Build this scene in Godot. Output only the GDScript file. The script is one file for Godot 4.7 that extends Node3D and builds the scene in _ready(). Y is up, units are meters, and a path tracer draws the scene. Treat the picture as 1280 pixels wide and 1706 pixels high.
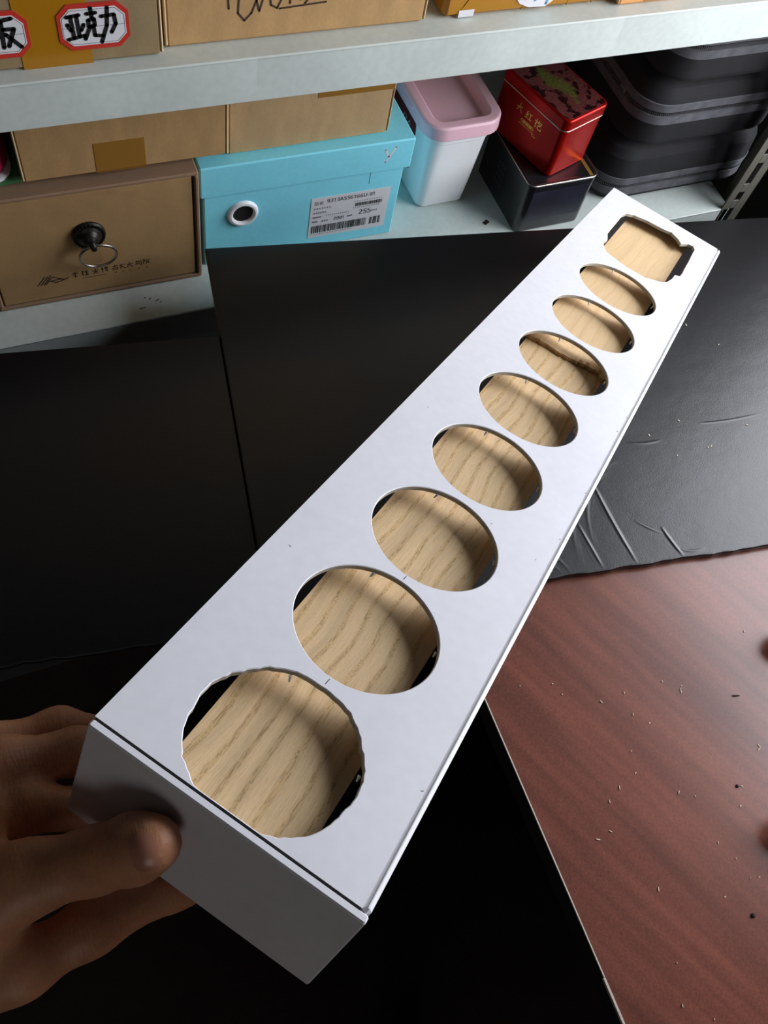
extends Node3D
# A white speaker-style box with round cut-outs, held over a dark desk in front of a storage shelf.
# World: x runs along the shelf to the right, y up, z towards the viewer; metres; the floor is y = 0.

const DESK := 0.742        # top of the desk
const BOARD := 0.75        # top of the black boards on it
const SHELF := 0.675       # top of the lower shelf board
const FRONT := -0.588      # front faces of the shelf boards
const UPPER := 0.954       # top of the upper shelf board

var used := {}
var M := {}

# ------------------------------------------------------------------ naming and tagging
func numbered(called: String) -> String:
	if not used.has(called):
		used[called] = 0
		return called
	used[called] += 1
	return "%s_%03d" % [called, used[called]]

func tag(o: Node, label: String, category: String, group := "") -> void:
	o.set_meta("label", label)
	o.set_meta("category", category)
	if group != "":
		o.set_meta("group", group)

func thing(called: String, label: String, category: String, at := Vector3.ZERO, turn := 0.0, group := "") -> Node3D:
	var o := Node3D.new()
	o.name = numbered(called)
	add_child(o)
	o.position = at
	o.rotation.y = turn
	tag(o, label, category, group)
	return o

func obj(called: String, st: SurfaceTool, m: Material, parent: Node = self) -> MeshInstance3D:
	var o := MeshInstance3D.new()
	o.mesh = st.commit()
	o.material_override = m
	o.name = numbered(called) if parent == self else called
	parent.add_child(o, true)
	return o

func struct(called: String, st: SurfaceTool, m: Material) -> MeshInstance3D:
	var o := obj(called, st, m)
	o.set_meta("kind", "structure")
	return o

# ------------------------------------------------------------------ mesh helpers
func mb() -> SurfaceTool:
	var st := SurfaceTool.new()
	st.begin(Mesh.PRIMITIVE_TRIANGLES)
	return st

func tri(st: SurfaceTool, a: Vector3, b: Vector3, c: Vector3, n: Vector3, ua := Vector2.ZERO, ub := Vector2.ZERO, uc := Vector2.ZERO) -> void:
	# front faces run clockwise: flip so that the geometric normal (b-a)x(c-a) points against n
	if (b - a).cross(c - a).dot(n) > 0.0:
		var t := b; b = c; c = t
		var u := ub; ub = uc; uc = u
	for p in [[a, ua], [b, ub], [c, uc]]:
		st.set_normal(n)
		st.set_uv(p[1])
		st.add_vertex(p[0])

func quad(st: SurfaceTool, a: Vector3, b: Vector3, c: Vector3, d: Vector3, n: Vector3, uv := [Vector2(0, 1), Vector2(1, 1), Vector2(1, 0), Vector2(0, 0)]) -> void:
	tri(st, a, b, c, n, uv[0], uv[1], uv[2])
	tri(st, a, c, d, n, uv[0], uv[2], uv[3])

func smooth_tri(st: SurfaceTool, p: Array, n: Array, u: Array) -> void:
	var o: Vector3 = n[0] + n[1] + n[2]
	var k := [0, 1, 2]
	if (p[1] - p[0]).cross(p[2] - p[0]).dot(o) > 0.0:
		k = [0, 2, 1]
	for i in k:
		st.set_normal(n[i]); st.set_uv(u[i]); st.add_vertex(p[i])

func inset(poly: PackedVector2Array, d: float) -> PackedVector2Array:
	var out := PackedVector2Array()
	var n := poly.size()
	for i in n:
		var a := (poly[i] - poly[(i + n - 1) % n]).normalized()
		var b := (poly[(i + 1) % n] - poly[i]).normalized()
		var na := Vector2(-a.y, a.x)
		var nb := Vector2(-b.y, b.x)
		var m := (na + nb).normalized()
		out.append(poly[i] + m * d / maxf(m.dot(na), 0.3))
	return out

func rrect(w: float, d: float, r: float, seg := 5) -> PackedVector2Array:
	# counter-clockwise rounded rectangle about the origin
	var out := PackedVector2Array()
	if r <= 0.0:
		return PackedVector2Array([Vector2(-w / 2, -d / 2), Vector2(w / 2, -d / 2), Vector2(w / 2, d / 2), Vector2(-w / 2, d / 2)])
	var cs := [Vector2(w / 2 - r, d / 2 - r), Vector2(-w / 2 + r, d / 2 - r), Vector2(-w / 2 + r, -d / 2 + r), Vector2(w / 2 - r, -d / 2 + r)]
	for k in 4:
		for i in seg + 1:
			var a := PI / 2 * (k + float(i) / seg)
			out.append(cs[k] + Vector2(cos(a), sin(a)) * r)
	return out

# a stack of rings of one counter-clockwise polygon in (x, z): levels are [y, inset]; caps at both ends
func stack(st: SurfaceTool, poly: PackedVector2Array, levels: Array, t := Transform3D(), round_sides := false, caps := true) -> void:
	var rings := []
	for l in levels:
		rings.append(inset(poly, l[1]))
	var n := poly.size()
	var run := [0.0]
	for i in n:
		run.append(run[i] + poly[i].distance_to(poly[(i + 1) % n]))
	for k in levels.size() - 1:
		var ra: PackedVector2Array = rings[k]
		var rb: PackedVector2Array = rings[k + 1]
		var ya: float = levels[k][0]
		var yb: float = levels[k + 1][0]
		for i in n:
			var j := (i + 1) % n
			var p := [Vector3(ra[i].x, ya, ra[i].y), Vector3(ra[j].x, ya, ra[j].y), Vector3(rb[j].x, yb, rb[j].y), Vector3(rb[i].x, yb, rb[i].y)]
			var e := (poly[j] - poly[i]).normalized()
			var on := Vector2(e.y, -e.x)
			var rise := yb - ya
			var lean: float = levels[k + 1][1] - levels[k][1]
			var fl := Vector3(on.x * rise, lean, on.y * rise).normalized()
			var uv := [Vector2(run[i], ya), Vector2(run[i + 1], ya), Vector2(run[i + 1], yb), Vector2(run[i], yb)]
			if round_sides:
				var h := (poly[i] - poly[(i + n - 1) % n]).normalized()
				var g := (poly[(j + 1) % n] - poly[j]).normalized()
				var n1 := (on + Vector2(h.y, -h.x)).normalized()
				var n2 := (on + Vector2(g.y, -g.x)).normalized()
				var a := (t.basis * Vector3(n1.x * rise, lean, n1.y * rise)).normalized()
				var b := (t.basis * Vector3(n2.x * rise, lean, n2.y * rise)).normalized()
				smooth_tri(st, [t * p[0], t * p[1], t * p[2]], [a, b, b], [uv[0], uv[1], uv[2]])
				smooth_tri(st, [t * p[0], t * p[2], t * p[3]], [a, b, a], [uv[0], uv[2], uv[3]])
			else:
				quad(st, t * p[0], t * p[1], t * p[2], t * p[3], (t.basis * fl).normalized(), uv)
	if not caps:
		return
	for k in [0, levels.size() - 1]:
		var r: PackedVector2Array = rings[k]
		var idx := Geometry2D.triangulate_polygon(r)
		var nn := (t.basis * (Vector3.DOWN if k == 0 else Vector3.UP)).normalized()
		for i in range(0, idx.size(), 3):
			var a := r[idx[i]]; var b := r[idx[i + 1]]; var c := r[idx[i + 2]]
			tri(st, t * Vector3(a.x, levels[k][0], a.y), t * Vector3(b.x, levels[k][0], b.y), t * Vector3(c.x, levels[k][0], c.y), nn, a, b, c)

func prism(st: SurfaceTool, poly: PackedVector2Array, y0: float, y1: float, bevel := 0.0, t := Transform3D(), round_sides := false) -> void:
	if bevel <= 0.0:
		stack(st, poly, [[y0, 0.0], [y1, 0.0]], t, round_sides)
	else:
		stack(st, poly, [[y0, bevel], [y0 + bevel, 0.0], [y1 - bevel, 0.0], [y1, bevel]], t, round_sides)

# bevelled box between two corners
func bx(st: SurfaceTool, a: Vector3, b: Vector3, bevel := 0.0, t := Transform3D()) -> void:
	var c := (a + b) / 2
	var s := (b - a).abs()
	prism(st, rrect(s.x, s.z, bevel, 1) if bevel > 0.0 else rrect(s.x, s.z, 0.0), -s.y / 2, s.y / 2, bevel, t * Transform3D(Basis(), c))

# tube along a path of points with a radius each
func tube(st: SurfaceTool, pts: Array, rad: Array, sides := 12, closed := false) -> void:
	var n := pts.size()
	var prev := Vector3.ZERO
	var rings := []
	var norms := []
	for i in n:
		var d: Vector3
		if closed:
			d = (pts[(i + 1) % n] - pts[(i + n - 1) % n]).normalized()
		else:
			d = (pts[mini(i + 1, n - 1)] - pts[maxi(i - 1, 0)]).normalized()
		var x: Vector3 = prev - d * prev.dot(d) if prev != Vector3.ZERO else (Vector3.UP if absf(d.y) < 0.9 else Vector3.RIGHT).cross(d)
		x = x.normalized()
		prev = x
		var y := d.cross(x)
		var ring := []
		var nr := []
		for k in sides:
			var a := TAU * k / sides
			var o := x * cos(a) + y * sin(a)
			ring.append(pts[i] + o * float(rad[i]))
			nr.append(o)
		rings.append(ring)
		norms.append(nr)
	for i in (n if closed else n - 1):
		var j := (i + 1) % n
		for k in sides:
			var l := (k + 1) % sides
			var u := Vector2.ZERO
			smooth_tri(st, [rings[i][k], rings[i][l], rings[j][l]], [norms[i][k], norms[i][l], norms[j][l]], [u, u, u])
			smooth_tri(st, [rings[i][k], rings[j][l], rings[j][k]], [norms[i][k], norms[j][l], norms[j][k]], [u, u, u])
	if not closed:
		for e in [0, n - 1]:
			var d: Vector3 = (pts[0] - pts[1]).normalized() if e == 0 else (pts[n - 1] - pts[n - 2]).normalized()
			for k in range(1, sides - 1):
				tri(st, rings[e][0], rings[e][k], rings[e][k + 1], d)

# lathe: profile of (radius, height) about the local y axis
func lathe(st: SurfaceTool, prof: Array, t := Transform3D(), sides := 28) -> void:
	for i in prof.size() - 1:
		var a: Vector2 = prof[i]
		var b: Vector2 = prof[i + 1]
		var d := (b - a).normalized()
		var na := Vector2(d.y, -d.x)
		for k in sides:
			var f := TAU * k / sides
			var g := TAU * (k + 1) / sides
			var p := [Vector3(cos(f) * a.x, a.y, sin(f) * a.x), Vector3(cos(g) * a.x, a.y, sin(g) * a.x), Vector3(cos(g) * b.x, b.y, sin(g) * b.x), Vector3(cos(f) * b.x, b.y, sin(f) * b.x)]
			var nf := (t.basis * Vector3(cos(f) * na.x, na.y, sin(f) * na.x)).normalized()
			var ng := (t.basis * Vector3(cos(g) * na.x, na.y, sin(g) * na.x)).normalized()
			var u := Vector2.ZERO
			smooth_tri(st, [t * p[0], t * p[1], t * p[2]], [nf, ng, ng], [u, u, u])
			smooth_tri(st, [t * p[0], t * p[2], t * p[3]], [nf, ng, nf], [u, u, u])

# flat ink strokes: polylines in a frame (x to the right, y up, z out of the surface)
func strokes(st: SurfaceTool, lines: Array, width: float, t: Transform3D, k := 1.0) -> void:
	var n := t.basis.z.normalized()
	for line in lines:
		for i in line.size():
			var a: Vector2 = line[i] * k
			for s in 8:
				var f := TAU * s / 8; var g := TAU * (s + 1) / 8
				tri(st, t * Vector3(a.x, a.y, 0), t * Vector3(a.x + cos(f) * width / 2, a.y + sin(f) * width / 2, 0), t * Vector3(a.x + cos(g) * width / 2, a.y + sin(g) * width / 2, 0), n)
			if i + 1 < line.size():
				var b: Vector2 = line[i + 1] * k
				var d := (b - a).normalized()
				var o := Vector2(-d.y, d.x) * width / 2
				quad(st, t * Vector3(a.x + o.x, a.y + o.y, 0), t * Vector3(b.x + o.x, b.y + o.y, 0), t * Vector3(b.x - o.x, b.y - o.y, 0), t * Vector3(a.x - o.x, a.y - o.y, 0), n)

func L(v: Array) -> Array:   # flat list of numbers to a polyline
	var out := []
	for i in range(0, v.size(), 2):
		out.append(Vector2(v[i], v[i + 1]))
	return out

func face(at: Vector3, right := Vector3.RIGHT, up := Vector3.UP) -> Transform3D:
	return Transform3D(Basis(right, up, right.cross(up)), at)

func rect(st: SurfaceTool, x0: float, y0: float, x1: float, y1: float, t: Transform3D, z := 0.0) -> void:
	quad(st, t * Vector3(x0, y0, z), t * Vector3(x1, y0, z), t * Vector3(x1, y1, z), t * Vector3(x0, y1, z), t.basis.z.normalized())

func lettering(called: String, text: String, size: float, t: Transform3D, m: Material, parent: Node, font := "Droid Sans") -> void:
	var f := SystemFont.new()
	f.font_names = PackedStringArray([font])
	var tm := TextMesh.new()
	tm.text = text
	tm.font = f
	tm.font_size = 32
	tm.pixel_size = size / 32.0
	tm.depth = 0.0001
	tm.horizontal_alignment = HORIZONTAL_ALIGNMENT_LEFT
	tm.vertical_alignment = VERTICAL_ALIGNMENT_BOTTOM
	var o := MeshInstance3D.new()
	o.mesh = tm
	o.material_override = m
	o.name = called
	parent.add_child(o, true)
	o.transform = t

# ------------------------------------------------------------------ materials
func mat(c: Color, rough := 0.8, metal := 0.0, spec := 0.5) -> StandardMaterial3D:
	var m := StandardMaterial3D.new()
	m.albedo_color = c
	m.roughness = rough
	m.metallic = metal
	m.metallic_specular = spec
	return m

func rgb(r: float, g: float, b: float) -> Color:
	return Color(r / 255.0, g / 255.0, b / 255.0)

func noise(s: int, f: float, oct := 3) -> FastNoiseLite:
	var n := FastNoiseLite.new()
	n.seed = s
	n.frequency = f
	n.noise_type = FastNoiseLite.TYPE_SIMPLEX_SMOOTH
	n.fractal_octaves = oct
	return n

func picture(w: int, h: int, fn: Callable) -> ImageTexture:
	var im := Image.create(w, h, false, Image.FORMAT_RGB8)
	for y in h:
		for x in w:
			im.set_pixel(x, y, fn.call(x, y))
	return ImageTexture.create_from_image(im)

func relief(seed_: int, size: int, f: float, strength: float, stretch := Vector2.ONE) -> ImageTexture:
	var n := noise(seed_, f, 4)
	var im := Image.create(size, size, false, Image.FORMAT_RGB8)
	for y in size:
		for x in size:
			var v := 0.5 + 0.5 * n.get_noise_2d(x * stretch.x, y * stretch.y)
			im.set_pixel(x, y, Color(v, v, v))
	im.bump_map_to_normal_map(strength)
	return ImageTexture.create_from_image(im)

func triplanar(m: StandardMaterial3D, scale: float) -> StandardMaterial3D:
	m.uv1_triplanar = true
	m.uv1_scale = Vector3.ONE * scale
	return m

func mottled(c: Color, amount: float, seed_: int, scale := 4.0, rough := 0.8, stretch := Vector2(1, 1)) -> StandardMaterial3D:
	var a := noise(seed_, 0.012, 4)
	var b := noise(seed_ + 7, 0.15, 2)
	var m := mat(Color.WHITE, rough)
	m.albedo_texture = picture(256, 256, func(x, y):
		var v: float = 1.0 + amount * (a.get_noise_2d(x * stretch.x, y * stretch.y) + 0.5 * b.get_noise_2d(x * stretch.x, y * stretch.y))
		return Color(c.r * v, c.g * v, c.b * v))
	return triplanar(m, scale)

func make_materials() -> void:
	M.panel = mottled(rgb(226, 226, 232), 0.025, 3, 3.0, 0.55)
	M.panel_edge = mat(rgb(238, 238, 240), 0.5)
	M.sawn = mottled(rgb(168, 162, 148), 0.15, 5, 20.0, 0.9)  # residue grey of the cut, toned darker to paint in shade inside the rims
	M.seam = mat(rgb(70, 68, 66), 0.9)
	M.metal_paint = mottled(rgb(205, 214, 208), 0.05, 11, 3.0, 0.5)
	M.card = mottled(rgb(186, 148, 98), 0.07, 21, 9.0, 0.85, Vector2(1.6, 0.5))
	M.card_dull = mottled(rgb(150, 128, 92), 0.06, 25, 9.0, 0.85, Vector2(1.6, 0.5))
	M.card_grey = mottled(rgb(192, 160, 116), 0.06, 22, 9.0, 0.85, Vector2(1.6, 0.5))
	M.card_edge = mat(rgb(205, 180, 140), 0.9)
	M.kraft = mottled(rgb(178, 142, 95), 0.05, 23, 8.0, 0.8)
	M.kraft_wrap = mottled(rgb(150, 120, 95), 0.05, 24, 8.0, 0.8)
	M.tape = mat(rgb(160, 115, 48), 0.3)
	M.tape_yellow = mat(rgb(172, 118, 20), 0.28)
	M.ink = mat(rgb(14, 13, 16), 0.6)
	M.ink_brown = mat(rgb(62, 42, 24), 0.8)
	M.ink_grey = mat(rgb(70, 74, 80), 0.8)
	M.paper = mat(rgb(225, 225, 228), 0.7)
	M.sticker_red = mat(rgb(200, 52, 40), 0.5)
	M.blue = mottled(rgb(140, 234, 254), 0.03, 31, 4.0, 0.6)
	M.blue_dark = mat(rgb(70, 150, 178), 0.7)
	M.white_plastic = mat(rgb(244, 245, 246), 0.4)
	M.white_plastic.subsurf_scatter_enabled = true
	M.white_plastic.subsurf_scatter_strength = 0.02
	M.pink = mat(rgb(240, 194, 206), 0.45)
	M.hole_black = mat(rgb(12, 12, 12), 0.9)
	M.tin_black = mat(rgb(16, 16, 20), 0.22)
	M.tin_black.clearcoat_enabled = true
	M.tin_black.clearcoat = 0.5
	M.tin_front = mottled(rgb(30, 30, 44), 0.3, 37, 10.0, 0.35)
	M.tin_rim = mat(rgb(196, 188, 172), 0.3, 1.0)
	M.tin_red = mat(rgb(160, 16, 8), 0.28, 0.5, 0.3)
	M.gold = mat(rgb(226, 176, 82), 0.35, 0.8)
	M.fabric = mottled(rgb(21, 21, 24), 0.3, 41, 14.0, 0.85)
	M.fabric_tape = mottled(rgb(90, 90, 94), 0.2, 42, 18.0, 0.9)
	M.zip = mat(rgb(74, 74, 76), 0.4)
	M.steel = mat(rgb(180, 175, 168), 0.3, 1.0)
	M.bronze = mat(rgb(46, 44, 40), 0.42, 0.7)
	M.post = mottled(rgb(98, 96, 86), 0.08, 44, 6.0, 0.5)
	M.green = mat(rgb(70, 130, 80), 0.5)
	M.magenta = mat(rgb(170, 20, 70), 0.5)
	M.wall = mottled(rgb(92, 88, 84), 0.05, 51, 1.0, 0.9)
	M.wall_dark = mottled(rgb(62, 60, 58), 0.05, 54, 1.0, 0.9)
	M.floor = mottled(rgb(62, 54, 48), 0.15, 52, 2.0, 0.7)
	M.dark_panel = mottled(rgb(58, 26, 22), 0.1, 53, 4.0, 0.5)
	M.band = mat(rgb(198, 186, 172), 0.5)
	M.black_chair = mat(rgb(26, 26, 27), 0.6)
	M.crumb = mat(rgb(225, 205, 180), 0.8)
	M.crumb_dark = mat(rgb(30, 20, 16), 0.8)
	M.wood_end = mat(rgb(176, 132, 82), 0.85)
	M.nail = mat(rgb(190, 132, 108), 0.3)
	M.dark_wood = mat(rgb(70, 22, 16), 0.3)
	# pale ash planks: grain runs along the local z axis; uv in metres
	var w1 := noise(61, 0.02, 3); var w2 := noise(62, 0.06, 3); var w3 := noise(63, 0.25, 2); var w4 := noise(64, 0.008, 2)
	var plank := func(near: bool) -> StandardMaterial3D:
		var m := mat(Color.WHITE, 0.7)
		var mute := 1.0 if near else 0.35
		m.albedo_texture = picture(256, 1400 if near else 1200, func(x, y):
			var bend: float = w4.get_noise_2d(x * 0.35 + 40.0, y * 0.42) * 15.0
			var u: float = x + bend
			var broad := w1.get_noise_2d(u * 1.1, y * 0.05)
			var rings: float = sin(u * 0.17 + 2.2 * w4.get_noise_2d(u * 0.5, y * 0.1 + 300.0))
			var fine := w3.get_noise_2d(u * 1.5, y * 0.03)
			var pore := w3.get_noise_2d(u * 2.6 + 900.0, y * 0.11)
			var late := smoothstep(0.45, 1.0, rings) * mute
			var v: float = 1.0 + 0.10 * broad * mute + 0.05 * fine - 0.05 * late
			var dash: float = smoothstep(0.12, 0.45, pore) * (0.16 + 0.6 * late) * 0.34 * mute
			v *= 1.0 - dash
			return Color(0.85 * v, (0.728 - 0.02 * late) * v, (0.555 - 0.05 * late - 0.1 * dash) * v))
		return m
	M.plank = plank.call(true)
	M.plank_far = plank.call(false)
	# mahogany laminate
	var a := noise(71, 0.010, 4); var b := noise(72, 0.2, 2); var c := noise(73, 0.05, 3)
	M.mahogany = mat(Color.WHITE, 0.27)
	M.mahogany.albedo_texture = picture(1024, 1024, func(x, y):
		var u: float = x * 0.89 - y * 0.45
		var w: float = y * 0.89 + x * 0.45
		var v: float = 1.0 + 0.22 * a.get_noise_2d(u * 1.6, w * 0.2) + 0.12 * c.get_noise_2d(u * 1.5, w * 0.10) + 0.15 * b.get_noise_2d(u * 4.0, w * 1.3)
		var red: float = 0.5 + 0.5 * a.get_noise_2d(u * 1.1 + 500.0, w * 0.15)
		return Color(0.445 * v, (0.272 - 0.02 * red) * v, (0.228 - 0.03 * red) * v))
	M.mahogany.uv1_offset = Vector3(0.2, 0.5, 0)
	# black boards: crumpled film over foam
	M.board = mat(rgb(8, 8, 10), 0.35, 0.0, 0.54)
	M.board.uv1_scale = Vector3(1.0 / 0.9, 1.0 / 0.45, 1)
	M.board.normal_enabled = true
	M.board.normal_scale = 0.5
	var fine := noise(81, 0.03, 4); var grit := noise(82, 0.4, 1)
	var W := 1440; var H := 720                       # 1.6 px per mm
	var im := Image.create(W, H, false, Image.FORMAT_RF)
	for y in H:
		for x in W:
			im.set_pixel(x, y, Color(0.5 + 0.03 * fine.get_noise_2d(x * 0.5, y * 0.7) + 0.008 * grit.get_noise_2d(x, y), 0, 0))
	# creases: [start, bend, end, height, width px] in metres from the back left corner of the board
	var crease := func(p0: Vector2, p1: Vector2, p2: Vector2, high: float, wide: float) -> void:
		for s in 400:
			var t := s / 399.0
			var p := p0.lerp(p1, t).lerp(p1.lerp(p2, t), t) * 1600.0
			var fade := sin(PI * clampf(t * 0.9 + 0.1, 0, 1))
			for dy in range(-6, 7):
				for dx in range(-6, 7):
					var q := Vector2i(int(p.x) + dx, int(p.y) + dy)
					if q.x < 0 or q.y < 0 or q.x >= W or q.y >= H:
						continue
					var d := Vector2(q).distance_to(p)
					var h := 0.5 + high * fade * exp(-d * d / (wide * wide))
					var now := im.get_pixelv(q).r
					im.set_pixelv(q, Color(maxf(now, h) if high > 0 else minf(now, h), 0, 0))
	M.creases = [
		[Vector2(0.303, 0.300), Vector2(0.308, 0.34), Vector2(0.317, 0.379), 0.34, 2.2],
		[Vector2(0.276, 0.335), Vector2(0.280, 0.355), Vector2(0.285, 0.379), 0.18, 2.0],
		[Vector2(0.330, 0.280), Vector2(0.268, 0.290), Vector2(0.266, 0.37), 0.10, 3.0],
		[Vector2(0.318, 0.290), Vector2(0.283, 0.305), Vector2(0.284, 0.36), 0.08, 2.6],
		[Vector2(0.330, 0.340), Vector2(0.338, 0.348), Vector2(0.352, 0.356), 0.10, 2.0],
		[Vector2(0.352, 0.350), Vector2(0.356, 0.365), Vector2(0.362, 0.379), 0.26, 2.2],
		[Vector2(0.362, 0.372), Vector2(0.372, 0.378), Vector2(0.385, 0.374), 0.10, 2.0],
		[Vector2(0.205, 0.345), Vector2(0.235, 0.335), Vector2(0.256, 0.379), 0.14, 2.4],
		[Vector2(0.200, 0.365), Vector2(0.230, 0.345), Vector2(0.248, 0.379), 0.12, 2.0],
		[Vector2(0.232, 0.345), Vector2(0.238, 0.355), Vector2(0.236, 0.372), 0.20, 2.4],
		[Vector2(0.350, 0.262), Vector2(0.365, 0.266), Vector2(0.385, 0.263), 0.14, 1.8],
		[Vector2(0.43, 0.25), Vector2(0.46, 0.252), Vector2(0.50, 0.247), 0.10, 1.6]]
	for k in M.creases:
		crease.call(k[0], k[1], k[2], k[3], k[4])
	var low := Image.create(W, H, false, Image.FORMAT_RGB8)
	for y in H:
		for x in W:
			var v := clampf(im.get_pixel(x, y).r, 0, 1)
			low.set_pixel(x, y, Color(v, v, v))
	low.bump_map_to_normal_map(9.0)
	M.board.normal_texture = ImageTexture.create_from_image(low)
	# printed lid of the red tin
	var f1 := noise(91, 0.03, 3); var f2 := noise(92, 0.09, 3)
	M.tin_lid = mat(Color.WHITE, 0.32, 0.25)
	M.tin_lid.albedo_texture = picture(200, 300, func(x, y):
		var p := Vector2((x - 100) / 100.0, (y - 150) / 150.0)
		var v := 0.5 + 0.5 * f2.get_noise_2d(x, y)
		var col := Color(0.36, 0.13, 0.13).lerp(Color(0.50, 0.30, 0.29), v)
		col = col.lerp(Color(0.16, 0.04, 0.05), smoothstep(0.1, 0.35, f1.get_noise_2d(x * 0.7, y * 0.7)))
		var d := absf(p.x - 0.12 * sin(p.y * 5.0)) * 2.6 + absf(p.y + 0.05) * 1.3
		var g := smoothstep(1.25, 0.75, d + 0.5 * f1.get_noise_2d(x * 2, y * 2))
		return col.lerp(Color(0.50, 0.52, 0.24).lerp(Color(0.26, 0.27, 0.10), v), g * 0.9))
	M.tin_lid.uv1_scale = Vector3(1.0 / 0.062, 1.0 / 0.098, 1)
	M.tin_lid.uv1_offset = Vector3(0.5, 0.5, 0)
	# skin
	var s1 := noise(101, 0.02, 3); var s2 := noise(102, 0.12, 3)
	M.skin = mat(Color.WHITE, 0.5)
	M.skin.albedo_texture = picture(256, 256, func(x, y):
		var v: float = 1.0 + 0.08 * s1.get_noise_2d(x, y) + 0.06 * s2.get_noise_2d(x, y)
		return Color(0.80 * v, (0.56 + 0.02 * s1.get_noise_2d(x + 300, y)) * v, 0.42 * v))
	triplanar(M.skin, 14.0)
	M.skin.subsurf_scatter_enabled = true
	M.skin.subsurf_scatter_strength = 0.05
	M.skin.normal_enabled = true
	M.skin.normal_texture = relief(103, 256, 0.09, 3.0, Vector2(2.2, 0.5))
	M.skin.normal_scale = 0.28

# ------------------------------------------------------------------ start
func _ready() -> void:
	make_materials()
	setup()
	room()
	desk()
	shelf_unit()
	lower_shelf()
	upper_shelf()
	speaker_box()
	hand()
	small_things()

func setup() -> void:
	var cam := Camera3D.new()
	cam.name = "camera"
	cam.fov = 59.446
	cam.near = 0.02
	cam.transform = Transform3D(Basis(Vector3(0.92117, 0.15390, 0.35743), Vector3(0.25518, 0.45458, -0.85337), Vector3(-0.29382, 0.87731, 0.37947)).orthonormalized(), Vector3(0, 1.41, 0))
	add_child(cam)
	cam.current = true
	var env := Environment.new()
	env.tonemap_mode = Environment.TONE_MAPPER_LINEAR
	env.tonemap_exposure = 0.9
	env.sdfgi_enabled = true
	env.ssao_enabled = true
	env.ssil_enabled = true
	env.background_mode = Environment.BG_SKY
	var sky := Sky.new()
	var sm := ProceduralSkyMaterial.new()
	sm.sky_top_color = rgb(205, 218, 235)
	sm.sky_horizon_color = rgb(228, 232, 238)
	sm.ground_horizon_color = rgb(190, 192, 195)
	sm.ground_bottom_color = rgb(120, 120, 118)
	sm.sky_energy_multiplier = 0.8
	sky.sky_material = sm
	env.sky = sky
	env.background_energy_multiplier = 1.0
	var we := WorldEnvironment.new()
	we.name = "world"
	we.environment = env
	add_child(we)
	# daylight through the window in the right wall
	var al := AreaLight3D.new()
	al.name = "window_daylight"
	al.area_size = Vector2(0.8, 0.92)
	al.area_normalize_energy = true
	al.light_energy = 2.4
	al.light_color = rgb(244, 247, 255)
	al.shadow_enabled = true
	al.area_range = 8.0
	al.transform = Transform3D(Basis(Vector3(0, 0, -1), Vector3(0, 1, 0), Vector3(1, 0, 0)), Vector3(1.095, 1.27, -0.14))
	add_child(al)
	# added fill light, set at an added window behind the viewer on the left
	var al2 := AreaLight3D.new()
	al2.name = "added_fill_behind"
	al2.area_size = Vector2(1.1, 1.1)
	al2.area_normalize_energy = true
	al2.light_energy = 0.45
	al2.light_color = rgb(255, 244, 232)
	al2.shadow_enabled = true
	al2.area_range = 8.0
	al2.transform = Transform3D(Basis(), Vector3(-0.95, 1.75, 2.18))
	add_child(al2)

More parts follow.
